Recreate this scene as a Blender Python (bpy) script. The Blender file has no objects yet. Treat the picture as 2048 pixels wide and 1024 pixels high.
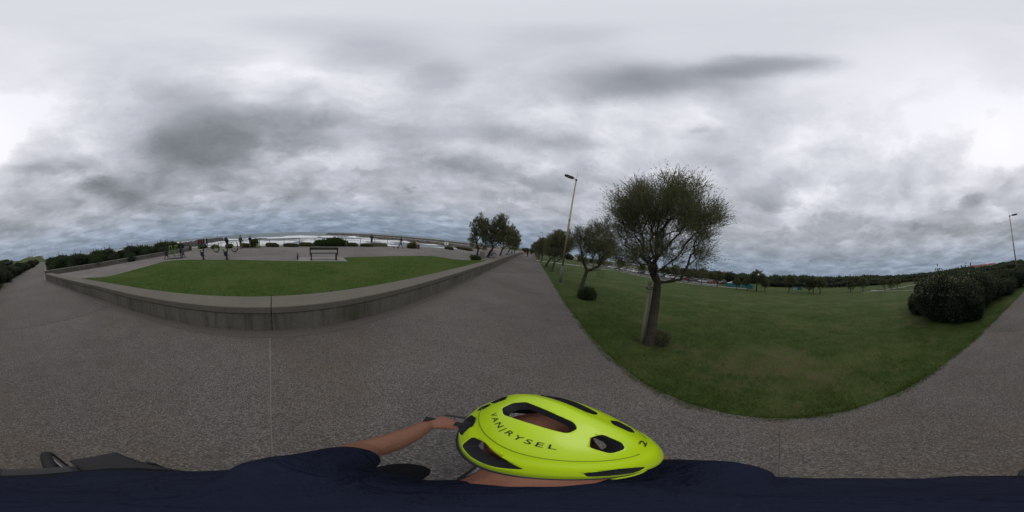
import bpy, bmesh, math, random
import numpy as np
from mathutils import Vector, Matrix, noise

random.seed(7); RNG = np.random.default_rng(7)
scene = bpy.context.scene
COL = scene.collection
R = math.radians

# ------------------------------------------------------------------ camera (360 degree camera on a mast above the rider)
CAM_H = 2.35
def tilt_matrix(heading_deg, deg):
    """rotation that tips the camera's level plane down by deg towards a heading"""
    h = R(heading_deg)
    d = Vector((math.sin(h), math.cos(h), 0))
    return Matrix.Rotation(R(deg), 3, d.cross(Vector((0, 0, -1))))
TM = tilt_matrix(-68.38, 8.5)
cam_data = bpy.data.cameras.new('camera')
cam_data.type = 'PANO'
try:
    cam_data.cycles.panorama_type = 'EQUIRECTANGULAR'
except Exception:
    cam_data.panorama_type = 'EQUIRECTANGULAR'
cam_data.clip_start = 0.02
cam_data.clip_end = 60000
cam = bpy.data.objects.new('camera', cam_data); COL.objects.link(cam)
rx, up, fw = TM @ Vector((1, 0, 0)), TM @ Vector((0, 0, 1)), TM @ Vector((0, 1, 0))
cm = Matrix.Identity(4)
for i in range(3):
    cm[i][0], cm[i][1], cm[i][2] = rx[i], up[i], -fw[i]
cm[2][3] = CAM_H
cam.matrix_world = cm
scene.camera = cam
scene.view_settings.view_transform = 'Standard'
scene.view_settings.look = 'None'
scene.view_settings.exposure = 0.0
scene.view_settings.gamma = 1.0
scene.view_settings.use_curve_mapping = False
scene.render.engine = 'CYCLES'
scene.cycles.max_bounces = 5
scene.cycles.diffuse_bounces = 3
scene.cycles.transparent_max_bounces = 6
try:
    scene.cycles.use_denoising = True
except Exception:
    pass

# ------------------------------------------------------------------ node helpers
class NT:
    def __init__(s, tree): s.t = tree; s.n = tree.nodes; s.l = tree.links
    def node(s, typ, **kw):
        n = s.n.new(typ)
        for k, v in kw.items(): setattr(n, k, v)
        return n
    def put(s, sock, v):
        if isinstance(v, bpy.types.NodeSocket): s.l.new(v, sock)
        elif v is not None:
            if hasattr(sock.default_value, '__len__') and len(sock.default_value) == 4 and len(v) == 3: v = (*v, 1)
            sock.default_value = v
    def math(s, op, a, b=None, c=None, clamp=False):
        n = s.node('ShaderNodeMath', operation=op, use_clamp=clamp)
        for i, v in enumerate((a, b, c)):
            if v is not None: s.put(n.inputs[i], v)
        return n.outputs[0]
    def vec(s, op, a, b=None, scale=None):
        n = s.node('ShaderNodeVectorMath', operation=op)
        s.put(n.inputs[0], a)
        if b is not None: s.put(n.inputs[1], b)
        if scale is not None: s.put(n.inputs['Scale'], scale)
        return n.outputs['Value'] if op in ('DOT_PRODUCT', 'LENGTH', 'DISTANCE') else n.outputs[0]
    def mix(s, f, a, b, mode='MIX'):
        n = s.node('ShaderNodeMix', data_type='RGBA', blend_type=mode)
        s.put(n.inputs[0], f); s.put(n.inputs[6], a); s.put(n.inputs[7], b)
        return n.outputs[2]
    def noise(s, vec, scale, detail=4, rough=.55, dist=0, color=False):
        n = s.node('ShaderNodeTexNoise')
        if vec is not None: s.put(n.inputs['Vector'], vec)
        n.inputs['Scale'].default_value = scale; n.inputs['Detail'].default_value = detail
        n.inputs['Roughness'].default_value = rough; n.inputs['Distortion'].default_value = dist
        return n.outputs['Color'] if color else n.outputs['Fac']
    def voro(s, vec, scale, feature='F1', out='Distance'):
        n = s.node('ShaderNodeTexVoronoi', feature=feature)
        if vec is not None: s.put(n.inputs['Vector'], vec)
        n.inputs['Scale'].default_value = scale
        return n.outputs[out]
    def ramp(s, f, stops):
        n = s.node('ShaderNodeValToRGB'); s.put(n.inputs[0], f)
        e = n.color_ramp.elements
        while len(e) > 1: e.remove(e[-1])
        e[0].position = stops[0][0]; c = stops[0][1]; e[0].color = (*c, 1) if hasattr(c, '__len__') else (c, c, c, 1)
        for p, c in stops[1:]:
            q = e.new(p); q.color = (*c, 1) if hasattr(c, '__len__') else (c, c, c, 1)
        return n.outputs[0]
    def smooth(s, v, a, b, lo=0., hi=1.):
        n = s.node('ShaderNodeMapRange', interpolation_type='SMOOTHSTEP')
        s.put(n.inputs[0], v)
        for i, x in enumerate((a, b, lo, hi)): n.inputs[i + 1].default_value = x
        return n.outputs[0]
    def sep(s, v):
        n = s.node('ShaderNodeSeparateXYZ'); s.put(n.inputs[0], v); return n.outputs
    def comb(s, x=0., y=0., z=0.):
        n = s.node('ShaderNodeCombineXYZ')
        for i, v in enumerate((x, y, z)): s.put(n.inputs[i], v)
        return n.outputs[0]
    def bump(s, h, strength=.5, dist=.01, normal=None):
        n = s.node('ShaderNodeBump'); s.put(n.inputs['Height'], h)
        n.inputs['Strength'].default_value = strength; n.inputs['Distance'].default_value = dist
        if normal is not None: s.put(n.inputs['Normal'], normal)
        return n.outputs[0]
    def pos(s): return s.node('ShaderNodeNewGeometry').outputs['Position']
    def island(s): return s.node('ShaderNodeNewGeometry').outputs['Random Per Island']
    def obj(s): return s.node('ShaderNodeTexCoord').outputs['Object']
    def info(s, o='Random'): return s.node('ShaderNodeObjectInfo').outputs[o]

MATS = {}
def material(name, build):
    if name in MATS: return MATS[name]
    m = bpy.data.materials.new(name); m.use_nodes = True
    t = NT(m.node_tree); b = m.node_tree.nodes['Principled BSDF']
    build(t, b); MATS[name] = m
    return m
def setp(t, b, color=None, rough=None, normal=None, metal=None, spec=None, alpha=None):
    if color is not None: t.put(b.inputs['Base Color'], color)
    if rough is not None: t.put(b.inputs['Roughness'], rough)
    if normal is not None: t.put(b.inputs['Normal'], normal)
    if metal is not None: t.put(b.inputs['Metallic'], metal)
    if spec is not None: t.put(b.inputs['Specular IOR Level'], spec)
def plain(name, col, rough=.6, metal=0., var=.25, scale=30., spec=.4, bump=.0):
    """a real-world surface: base colour with fine mottling and wear"""
    def f(t, b):
        n = t.noise(t.obj(), scale, 5)
        lo = tuple(c * (1 - var) for c in col); hi = tuple(min(1, c * (1 + var)) for c in col)
        setp(t, b, t.mix(n, lo, hi), t.math('ADD', rough - .06, t.math('MULTIPLY', n, .12)), metal=metal, spec=spec,
             normal=t.bump(n, bump, .004) if bump else None)
    return material(name, f)

# ------------------------------------------------------------------ world: overcast sky, clouds set by their direction
w = bpy.data.worlds.new('World'); scene.world = w; w.use_nodes = True
wt = NT(w.node_tree); wt.n.clear()
SUN_AZ, SUN_EL = 178.0, 46.0
d0 = wt.vec('NORMALIZE', wt.node('ShaderNodeTexCoord').outputs['Generated'])
dz = wt.sep(d0)[2]
up_ = wt.math('MAXIMUM', dz, 0.0)
inv = wt.math('DIVIDE', 1.0, wt.math('ADD', up_, 0.2))
q = wt.vec('MULTIPLY', wt.vec('SCALE', d0, scale=inv), (1, 1, 0))          # cloud deck seen in perspective
n_low = wt.noise(q, 0.9, 3, .5)
warp = wt.vec('SUBTRACT', wt.noise(q, 1.7, 9, .62, color=True), (.5, .5, .5))
d1 = wt.vec('ADD', d0, wt.vec('SCALE', warp, scale=0.22))                    # ragged cloud edges
q2 = wt.vec('ADD', q, wt.vec('SCALE', warp, scale=0.45))
n_mid = wt.noise(q2, 1.15, 9, .57)
n_fine = wt.noise(q2, 4.2, 8, .62)
n_off = wt.noise(wt.vec('ADD', q2, (0.01, -0.2, 0)), 1.15, 7, .54)          # billows catch light on the side of the veiled sun
relief = wt.math('SUBTRACT', n_mid, n_off)
#  (azimuth, elevation, half width, half height, roll, strength): dark banks < 0, thin bright places > 0
CLOUDS = [
    (-86.2, 37.1, 23.5, 8.4, -3.7, -0.65), (-105.8, 32.4, 15.0, 7.9, -6.6, -0.39), (-67.6, 42.0, 13.4, 4.9, 0.2, -0.29), (-106.3, 47.6, 6.2, 6.2, 6.1, -0.23),
    (-132.4, 18.3, 11.4, 5.3, -16.2, -0.55), (-144.0, 22.0, 6.8, 3.5, -9.0, -0.52), (-103.7, 22.5, 18.4, 5.3, 2.4, -0.29), (-118.0, 28.5, 11.7, 7.0, 2.2, -0.26),
    (-66.2, 49.0, 10.4, 3.2, 0.6, -0.23), (-62.0, 71.0, 5.1, 3.9, 1.2, -0.16), (-55.5, 63.3, 5.6, 4.9, -2.0, -0.34), (-36.0, 56.8, 4.3, 4.6, 10.3, -0.26),
    (-84.2, 15.9, 12.0, 2.5, -2.5, -0.26), (-61.1, 25.7, 16.0, 2.8, 1.3, 0.16), (-95.5, 21.8, 9.2, 1.8, -4.4, 0.1), (-42.7, 36.4, 7.6, 3.5, 15.1, -0.26),
    (-85.1, 48.5, 4.8, 1.8, 5.6, 0.18), (-78.4, 57.1, 6.6, 2.5, -3.6, 0.11), (-26.9, 37.8, 6.3, 3.2, 27.8, -0.21), (-15.2, 27.1, 14.9, 3.5, -4.0, -0.39),
    (6.2, 23.0, 11.2, 2.8, 1.0, -0.21), (-7.3, 38.9, 9.1, 3.9, -4.9, -0.31), (13.4, 39.2, 8.1, 3.2, 11.0, -0.31), (17.2, 61.5, 10.2, 6.0, 22.7, -0.29),
    (38.1, 65.4, 12.4, 4.9, 26.5, -0.55), (76.9, 75.0, 8.1, 3.3, 16.7, -0.68), (7.5, 66.5, 7.5, 5.3, 21.7, -0.13), (-17.6, 73.2, 4.8, 3.5, 30.1, -0.13),
    (-171.3, 41.4, 6.1, 13.2, -10.7, 0.34), (-177.3, 45.8, 9.1, 10.5, -10.9, 0.32), (159.1, 43.3, 15.4, 10.5, -7.9, 0.11), (144.8, 67.6, 19.3, 12.3, -9.3, 0.1),
    (104.0, 40.4, 23.9, 10.5, 1.3, 0.08), (58.7, 51.6, 17.1, 6.3, 9.8, 0.11), (-164.2, 32.4, 6.8, 2.1, -9.9, -0.29), (-153.4, 32.5, 7.4, 2.8, -10.1, -0.33),
    (-164.4, 21.7, 9.9, 2.1, -9.0, -0.16), (87.5, 26.6, 10.0, 4.6, 3.7, -0.36), (84.4, 19.4, 8.6, 2.1, 4.0, -0.2), (151.7, 15.7, 29.5, 2.8, -5.5, -0.33),
    (133.8, 19.7, 20.7, 1.8, -3.3, -0.2), (118.9, 8.8, 43.9, 3.5, -1.1, -0.23), (164.7, 25.3, 3.6, 1.8, -7.2, -0.39), (179.5, 53.8, 4.1, 1.8, -12.3, -0.16),
    (57.7, 38.7, 13.2, 2.5, 8.2, -0.2), (-173.1, 12.3, 6.9, 2.1, -8.3, -0.33), (-152.8, 16.4, 6.7, 1.8, -8.9, -0.26), (-101.9, 15.5, 2.6, 1.2, -5.1, -0.33),
    (100.3, 34.2, 5.5, 3.2, 1.8, -0.23), (58.3, 49.4, 2.3, 1.2, 9.5, -0.2), (-37.4, 15.3, 1.6, 1.1, 4.7, -0.33), (-77.8, 4.8, 6.8, 0.7, 3.6, 0.12),
]
acc = None
for az, el, wa, we, roll, amp in CLOUDS:
    a, e, r = R(az), R(el), R(roll)
    C = Vector((math.sin(a) * math.cos(e), math.cos(a) * math.cos(e), math.sin(e)))
    U0 = Vector((math.cos(a), -math.sin(a), 0)); V0 = C.cross(-U0) if C.cross(-U0).z >= 0 else C.cross(U0)
    U = U0 * math.cos(r) + V0 * math.sin(r); V = V0 * math.cos(r) - U0 * math.sin(r)
    u = wt.vec('DOT_PRODUCT', d1, tuple(U / math.sin(R(wa)))); v = wt.vec('DOT_PRODUCT', d1, tuple(V / math.sin(R(we))))
    r2 = wt.math('ADD', wt.math('MULTIPLY', u, u), wt.math('MULTIPLY', v, v))
    g = wt.math('POWER', 2.71828, wt.math('MULTIPLY', wt.math('POWER', r2, 1.5), -.7))
    g = wt.math('MULTIPLY', g, wt.smooth(wt.vec('DOT_PRODUCT', d0, tuple(C)), -.1, .35))
    g = wt.math('MULTIPLY', g, amp)
    acc = g if acc is None else wt.math('ADD', acc, g)
base = wt.ramp(dz, [(0, .30), (.06, .35), (.2, .465), (.45, .59), (.75, .71), (1, .77)])
cont = wt.math('ADD', wt.math('MULTIPLY', wt.math('SUBTRACT', n_mid, .5), 1.0), wt.math('MULTIPLY', wt.math('SUBTRACT', n_fine, .5), .26))
cont = wt.math('ADD', cont, wt.math('MULTIPLY', wt.math('SUBTRACT', n_low, .5), .25))
edge = wt.smooth(wt.noise(wt.vec('ADD', q2, (3.7, 1.9, 0)), 2.1, 9, .6), .43, .57, -.5, .5)   # cloud scraps with firmer edges
cont = wt.math('ADD', cont, wt.math('MULTIPLY', edge, wt.math('MULTIPLY', wt.smooth(n_low, .35, .65, .08, .24), wt.smooth(dz, .35, .8, 1., .35))))
cont = wt.math('ADD', cont, wt.math('MULTIPLY', relief, .85))
cont = wt.math('MULTIPLY', cont, wt.smooth(dz, .80, .99, 1., .22))
fac = wt.math('ADD', acc, cont)
lum = wt.math('MULTIPLY', base, wt.math('POWER', 2.71828, fac))
lum = wt.math('MINIMUM', lum, .95)
tint = wt.ramp(lum, [(.15, (.885, .99, 1.075)), (.35, (.925, .98, 1.085)), (.55, (.945, .975, 1.085)), (.85, (.975, .985, 1.055))])
lowt = wt.mix(wt.smooth(dz, -.02, .26), (.83, .985, 1.17), (1, 1, 1))
cloud_col = wt.mix(1., wt.vec('MULTIPLY', tint, lowt), wt.comb(lum, lum, lum), 'MULTIPLY')
sky = wt.node('ShaderNodeTexSky', sky_type='NISHITA')
sky.sun_disc = False; sky.sun_elevation = R(SUN_EL); sky.sun_rotation = R(SUN_AZ); sky.air_density = 1; sky.dust_density = 3
bg1 = wt.node('ShaderNodeBackground'); wt.l.new(sky.outputs[0], bg1.inputs[0]); bg1.inputs[1].default_value = .05
bg2 = wt.node('ShaderNodeBackground'); wt.l.new(cloud_col, bg2.inputs[0]); bg2.inputs[1].default_value = 1.0
mx = wt.node('ShaderNodeMixShader'); mx.inputs[0].default_value = .95
wt.l.new(bg1.outputs[0], mx.inputs[1]); wt.l.new(bg2.outputs[0], mx.inputs[2])
wo = wt.node('ShaderNodeOutputWorld'); wt.l.new(mx.outputs[0], wo.inputs[0])
try:
    w.cycles.sampling_method = 'MANUAL'; w.cycles.sample_map_resolution = 512
except Exception:
    pass
sun_d = bpy.data.lights.new('sun', 'SUN'); sun_d.energy = .55; sun_d.angle = R(40); sun_d.color = (1, .96, .9)
sun = bpy.data.objects.new('sun', sun_d); COL.objects.link(sun)
sv = Vector((math.sin(R(SUN_AZ)) * math.cos(R(SUN_EL)), math.cos(R(SUN_AZ)) * math.cos(R(SUN_EL)), math.sin(R(SUN_EL))))
sun.rotation_euler = sv.to_track_quat('Z', 'Y').to_euler()

# ------------------------------------------------------------------ mesh helpers
class MB:
    """collects shapes and links them as ONE mesh object"""
    def __init__(s): s.v = []; s.f = []; s.m = []
    def add(s, verts, faces, mi=0):
        o = len(s.v); s.v.extend(tuple(map(float, p)) for p in verts)
        for f in faces: s.f.append(tuple(i + o for i in f)); s.m.append(mi)
        return s
    def box(s, c, size, rot=None, mi=0, taper=1.0):
        x, y, z = (k / 2 for k in size)
        P = [(-x, -y, -z), (x, -y, -z), (x, y, -z), (-x, y, -z), (-x * taper, -y * taper, z), (x * taper, -y * taper, z), (x * taper, y * taper, z), (-x * taper, y * taper, z)]
        M = rot if rot is not None else Matrix.Identity(3)
        return s.add([M @ Vector(p) + Vector(c) for p in P], [(0, 3, 2, 1), (4, 5, 6, 7), (0, 1, 5, 4), (1, 2, 6, 5), (2, 3, 7, 6), (3, 0, 4, 7)], mi)
    def tube(s, pts, rad, seg=8, mi=0, caps=True, sx=1.0):
        pts = [Vector(p) for p in pts]; n = len(pts)
        if not hasattr(rad, '__len__'): rad = [rad] * n
        rings = []; ref = None
        for i, p in enumerate(pts):
            d = (pts[min(i + 1, n - 1)] - pts[max(i - 1, 0)])
            d = d.normalized() if d.length > 1e-9 else Vector((0, 0, 1))
            if ref is None: ref = Vector((1, 0, 0)) if abs(d.x) < .8 else Vector((0, 1, 0))
            a = (ref - d * ref.dot(d)).normalized(); b = d.cross(a); ref = a
            rings.append([p + (a * math.cos(2 * math.pi * k / seg) * sx + b * math.sin(2 * math.pi * k / seg)) * rad[i] for k in range(seg)])
        V = [p for r in rings for p in r]; F = []
        for i in range(n - 1):
            for k in range(seg):
                F.append((i * seg + k, i * seg + (k + 1) % seg, (i + 1) * seg + (k + 1) % seg, (i + 1) * seg + k))
        if caps: F.append(tuple(range(seg - 1, -1, -1))); F.append(tuple((n - 1) * seg + k for k in range(seg)))
        return s.add(V, F, mi)
    def lathe(s, prof, seg=16, c=(0, 0, 0), axis='Z', mi=0, M=None):
        V = []; F = []
        for r, z in prof:
            for k in range(seg):
                a = 2 * math.pi * k / seg; p = Vector((r * math.cos(a), r * math.sin(a), z))
                if axis == 'X': p = Vector((p.z, p.x, p.y))
                elif axis == 'Y': p = Vector((p.x, p.z, p.y))
                if M is not None: p = M @ p
                V.append(p + Vector(c))
        n = len(prof)
        for i in range(n - 1):
            for k in range(seg): F.append((i * seg + k, i * seg + (k + 1) % seg, (i + 1) * seg + (k + 1) % seg, (i + 1) * seg + k))
        F.append(tuple(range(seg - 1, -1, -1))); F.append(tuple((n - 1) * seg + k for k in range(seg)))
        return s.add(V, F, mi)
    def prism(s, poly, z0, z1, mi=0, M=None, c=(0, 0, 0)):
        n = len(poly); V = [Vector((x, y, z0)) for x, y in poly] + [Vector((x, y, z1)) for x, y in poly]
        V = [(M @ p if M is not None else p) + Vector(c) for p in V]
        return s.add(V, [tuple(range(n - 1, -1, -1)), tuple(range(n, 2 * n))] + [(i, (i + 1) % n, n + (i + 1) % n, n + i) for i in range(n)], mi)
    def mesh(s, name, smooth=False):
        me = bpy.data.meshes.new(name); me.from_pydata(s.v, [], s.f)
        if any(s.m): me.polygons.foreach_set('material_index', s.m)
        me.polygons.foreach_set('use_smooth', [smooth] * len(s.f)); me.update()
        return me
    def build(s, name, mats, parent=None, smooth=False, bevel=0., loc=(0, 0, 0)):
        return link(name, s.mesh(name, smooth), mats, parent, bevel, loc)

def link(name, me, mats, parent=None, bevel=0., loc=(0, 0, 0)):
    if mats is not None and len(me.materials) == 0:
        for m in (mats if isinstance(mats, (list, tuple)) else [mats]): me.materials.append(m)
    o = bpy.data.objects.new(name, me); COL.objects.link(o); o.location = loc
    if parent is not None: o.parent = parent
    if bevel:
        b = o.modifiers.new('bevel', 'BEVEL'); b.width = bevel; b.segments = 2; b.limit_method = 'ANGLE'
    return o
def tag(o, label=None, cat=None, group=None, kind=None):
    for k, v in (('label', label), ('category', cat), ('group', group), ('kind', kind)):
        if v: o[k] = v
    return o
def thing(name, label, cat, loc=(0, 0, 0), rz=0., group=None):
    o = bpy.data.objects.new(name, None); COL.objects.link(o); o.location = loc; o.rotation_euler = (0, 0, rz)
    o.empty_display_size = .2
    return tag(o, label, cat, group)
def dup(root, loc, rz, label, scale=None, color=None, group=None):
    """a copy of a thing with copies of its parts and sub-parts (mesh data shared)"""
    def cp(o, par):
        c = o.copy(); COL.objects.link(c); c.parent = par
        if color is not None: c.color = color
        for ch in o.children: cp(ch, c)
        return c
    r = cp(root, None); r.location = loc; r.rotation_euler = (0, 0, rz)
    if scale is not None: r.scale = scale if hasattr(scale, '__len__') else (scale,) * 3
    r['label'] = label
    if group: r['group'] = group
    return r
def np_mesh(name, V, F):
    """fast mesh from numpy arrays; F is (n,3) or (n,4)"""
    me = bpy.data.meshes.new(name); k = F.shape[1]
    me.vertices.add(len(V)); me.vertices.foreach_set('co', V.astype(np.float32).ravel())
    me.loops.add(F.size); me.loops.foreach_set('vertex_index', F.astype(np.int32).ravel())
    me.polygons.add(len(F)); me.polygons.foreach_set('loop_start', np.arange(0, F.size, k, dtype=np.int32))
    me.update(calc_edges=True)
    return me
def smoothstep(a, b, x):
    t = np.clip((np.asarray(x, float) - a) / (b - a), 0, 1); return t * t * (3 - 2 * t)
def rot3(z=0., x=0., y=0.):
    return Matrix.Rotation(z, 3, 'Z') @ Matrix.Rotation(x, 3, 'X') @ Matrix.Rotation(y, 3, 'Y')
ORD = ['first', 'second', 'third', 'fourth', 'fifth', 'sixth', 'seventh', 'eighth', 'ninth', 'tenth', 'eleventh', 'twelfth', 'thirteenth',
       'fourteenth', 'fifteenth', 'sixteenth', 'seventeenth', 'eighteenth', 'nineteenth', 'twentieth', 'twenty-first', 'twenty-second', 'twenty-third', 'twenty-fourth']

# ------------------------------------------------------------------ lie of the land (metres, camera over the origin, +Y down the path)
RIGHT = [(-116, -27.5), (-54, -11.25), (-31, -3.4), (-21, -.24), (-14.5, .43), (-7.9, 1.51), (-5.4, 1.81), (-3.5, 2.0), (-2, 2.06), (0, 2.02), (2.6, 2.28), (4.4, 2.48), (7.8, 2.88), (16.35, 3.92), (40.9, 6.7), (125, 16.4)]
LEFT = [(-116, -31.5), (-53, -14.6), (-26.3, -7.2), (-17.3, -4.65), (-6.4, -4.15), (125, 10.05)]
def right_edge(y): return np.interp(y, [p[0] for p in RIGHT], [p[1] for p in RIGHT])
def left_edge(y): return np.interp(y, [p[0] for p in LEFT], [p[1] for p in LEFT])
SHORE = [(-2500, -900), (-400, -200), (-116, -75), (-40, -44), (-15, -33.5), (0.5, -25.5), (15.2, -19.4), (23.6, -16.6), (36, -11), (50, -8), (100, -6), (400, -12), (3000, -120)]
def shore_x(y): return np.interp(y, [p[0] for p in SHORE], [p[1] for p in SHORE])
TERR = 0.45
SEA_Z = -6.0
def ground_z(x, y):
    x = np.asarray(x, float); y = np.asarray(y, float)
    d = x - right_edge(np.clip(y, -116, 125))
    z = -.014 - 1.2 * smoothstep(8, 38, d)
    z = z + .05 * np.sin(x * .21 + 1.3) * np.sin(y * .17) * smoothstep(5, 14, d)
    r = np.hypot(x, y); az = np.degrees(np.arctan2(x, y))
    # low green hills inland and along the coast
    hill = 9 * smoothstep(120, 420, r) * (smoothstep(118, 165, az) + smoothstep(-179, -160, -np.abs(az)) * 0)
    hill = np.where((az > 100), hill, 0) + np.where(az < -166, 9 * smoothstep(150, 420, r), 0)
    hill = hill + 4.5 * smoothstep(100, 220, r) * smoothstep(52, 70, az) * (1 - smoothstep(118, 140, az))
    hill = hill * (1 + .25 * np.sin(az * .33) + .12 * np.sin(az * 1.1 + 1))
    z = z + np.where(d > 0, hill, 0) + np.where((d <= 0) & (az < -166), hill, 0)
    ds = shore_x(y) - x
    z = np.where(ds > 0, np.maximum(-9, .0 - 6.6 * smoothstep(1, 48, ds) - .01 * ds), z)
    return z

# ------------------------------------------------------------------ surfaces
def f_grass(lo, mid, hi, bare):
    def f(t, b):
        p = t.pos()
        n1 = t.noise(p, .35, 5, .6); n2 = t.noise(p, 2.3, 6, .65); n3 = t.noise(p, 38, 4, .7); n4 = t.noise(p, 150, 2)
        n5 = t.noise(p, 9, 5, .7); c = t.mix(t.smooth(t.math('ADD', t.math('MULTIPLY', n2, .5), t.math('MULTIPLY', n5, .5)), .34, .66), tuple(k * .8 for k in lo), tuple(k * 1.12 for k in mid)); c = t.mix(t.math('MULTIPLY', t.smooth(n1, .42, .68), .7), c, hi)
        c = t.mix(t.smooth(t.math('ADD', n3, t.math('MULTIPLY', n4, .4)), .45, .95, 0, .55), c, tuple(k * .35 for k in lo))
        br = t.math('MULTIPLY', t.smooth(n2, .54, .70), t.smooth(t.noise(p, .5, 3), .47, .60))
        if bare:
            for (cx, cy, rr) in bare:
                dd = t.vec('DISTANCE', p, (cx, cy, 0)); br = t.math('ADD', br, t.math('MULTIPLY', t.smooth(dd, rr * .3, rr, 1, 0), t.smooth(n2, .38, .62)), clamp=True)
        c = t.mix(t.math('MULTIPLY', br, .5), c, t.mix(n3, (.075, .055, .03), (.15, .115, .07)))
        setp(t, b, c, .9, t.bump(t.math('ADD', n3, t.math('MULTIPLY', n4, .6)), .8, .03), spec=.1)
    return f
M_FIELD = material('park_grass', f_grass((.042, .072, .016), (.074, .110, .026), (.12, .134, .045), [(3.72, 2.86, .45), (3.7, .5, 1.3), (4.4, -.6, 1.2), (3.4, -1.0, .9), (4.2, 1.9, .8), (5.2, -6.2, 1.2), (3.3, -4.6, .7)]))
M_LAWN = material('lawn_grass', f_grass((.05, .092, .015), (.078, .128, .022), (.11, .144, .035), None))
def f_path(base, warm, sp):
    def f(t, b):
        p = t.pos(); rnd = t.info()
        n1 = t.noise(p, .55, 5, .6); n2 = t.noise(p, 2.2, 5); v = t.voro(p, 85, out='Color'); vs = t.sep(v)[0]
        v2 = t.sep(t.voro(p, 190, out='Color'))[1]
        c = t.mix(t.smooth(n1, .35, .7), base, warm)
        c = t.mix(t.math('MULTIPLY', rnd, .55), c, tuple(k * 1.22 for k in warm))
        c = t.mix(t.smooth(n2, .35, .75, 0, .35), c, tuple(k * .72 for k in base))
        st = t.ramp(t.math('ADD', t.math('MULTIPLY', vs, .65), t.math('MULTIPLY', v2, .35)), [(.1, .42), (.42, .78), (.55, 1.0), (.75, 1.2), (.93, 2.1)])
        c = t.mix(sp, c, t.mix(1., c, st, 'MULTIPLY'))
        dirt = t.smooth(t.noise(p, .42, 7, .72), .47, .68, 0, .55)
        c = t.mix(dirt, c, t.mix(vs, (.09, .068, .043), (.15, .118, .078)))
        c = t.mix(t.smooth(t.noise(p, .16, 4), .40, .62, 0, .38), c, t.mix(1., c, (.55, .55, .56), 'MULTIPLY'))
        gum = t.smooth(t.voro(p, 1.6), .018, .03, .6, 0); c = t.mix(gum, c, (.045, .043, .04))
        setp(t, b, c, .88, t.bump(t.voro(p, 85), .5, .005), spec=.25)
    return f
M_PATH = material('exposed_aggregate', f_path((.112, .103, .094), (.140, .125, .109), .95))
M_TERR = material('terrace_paving', f_path((.155, .142, .133), (.185, .166, .152), .3))
M_JOINT = material('joint_mortar', lambda t, b: setp(t, b, t.mix(t.noise(t.pos(), 3, 4), (.13, .115, .09), (.28, .255, .21)), .9))
def f_conc(lo, hi, stain):
    def f(t, b):
        p = t.pos(); s = t.sep(p)
        n1 = t.noise(p, 1.1, 6, .65); n2 = t.noise(p, 22, 4, .7)
        sv_ = t.comb(t.math('MULTIPLY', s[0], 5.0), t.math('MULTIPLY', s[1], 5.0), t.math('MULTIPLY', s[2], .35))
        patch = t.noise(p, .7, 4)
        streak = t.math('ADD', t.math('MULTIPLY', t.noise(sv_, .9, 8, .75, .6), .75), t.math('MULTIPLY', patch, .25))
        c = t.mix(n1, lo, hi); c = t.mix(t.smooth(n2, .4, .75, 0, .5), c, tuple(k * .55 for k in lo))
        if stain:
            c = t.mix(t.smooth(streak, .46, .64, 0, .6), c, (.045, .043, .034))
            c = t.mix(t.smooth(streak, .43, .33, 0, .45), c, (.22, .21, .18))
            c = t.mix(t.smooth(t.noise(p, .8, 3), .45, .7, 0, .35), c, (.05, .06, .03))
        setp(t, b, c, .9, t.bump(t.math('ADD', n2, n1), .35, .006), spec=.2)
    return f
M_WALL = material('stained_concrete', f_conc((.142, .130, .104), (.20, .184, .15), True))
M_COPE = material('weathered_coping', f_conc((.122, .112, .088), (.19, .173, .138), False))
M_CONC = material('pale_concrete', f_conc((.22, .21, .19), (.32, .30, .27), False))
M_SAND = material('wet_sand', lambda t, b: setp(t, b, t.mix(t.noise(t.pos(), .15, 6), (.10, .062, .045), (.24, .18, .12)), .8, t.bump(t.noise(t.pos(), 1.5, 5), .5, .1)))
M_PALE = material('pale_path', lambda t, b: setp(t, b, t.mix(t.noise(t.pos(), .6, 5), (.30, .28, .25), (.46, .44, .40)), .9))
M_TARMAC = material('car_park_tarmac', lambda t, b: setp(t, b, t.mix(t.noise(t.pos(), .4, 6), (.10, .095, .092), (.19, .175, .165)), .9))
def f_rock(t, b):
    p = t.pos(); n = t.noise(p, .25, 5, .7); v = t.sep(t.voro(p, .35, out='Color'))[0]
    c = t.mix(n, (.035, .037, .036), (.10, .095, .085)); c = t.mix(t.math('MULTIPLY', v, .6), c, (.13, .11, .085))
    setp(t, b, c, .85, t.bump(t.voro(p, .4), 1., .6))
M_ROCK = material('jetty_rock', f_rock)
M_ROCKO = material('ochre_rock', lambda t, b: setp(t, b, t.mix(t.info(), (.11, .085, .06), (.30, .21, .14)), .85))
def f_leaf(lo, hi, tip):
    def f(t, b):
        r = t.island(); n = t.noise(t.pos(), 1.7, 3); o = t.info()
        c = t.mix(r, lo, hi); c = t.mix(t.math('MULTIPLY', n, .5), c, tip); c = t.mix(t.math('MULTIPLY', o, .25), c, tuple(k * 1.35 for k in hi))
        setp(t, b, c, .65, spec=.25)
        tr = t.node('ShaderNodeBsdfTranslucent'); t.put(tr.inputs[0], t.mix(1., c, (1.1, 1.15, .7), 'MULTIPLY'))
        ms = t.node('ShaderNodeMixShader'); ms.inputs[0].default_value = .38
        t.l.new(b.outputs[0], ms.inputs[1]); t.l.new(tr.outputs[0], ms.inputs[2])
        t.l.new(ms.outputs[0], t.n['Material Output'].inputs[0])
    return f
M_TAM = material('tamarisk_foliage', f_leaf((.05, .058, .032), (.15, .155, .09), (.20, .185, .12)))
M_SCRUB = material('scrubby_foliage', f_leaf((.024, .032, .013), (.115, .128, .055), (.16, .145, .075)))
M_SHRUB = material('shrub_foliage', f_leaf((.013, .025, .010), (.052, .076, .032), (.065, .085, .04)))
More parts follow.
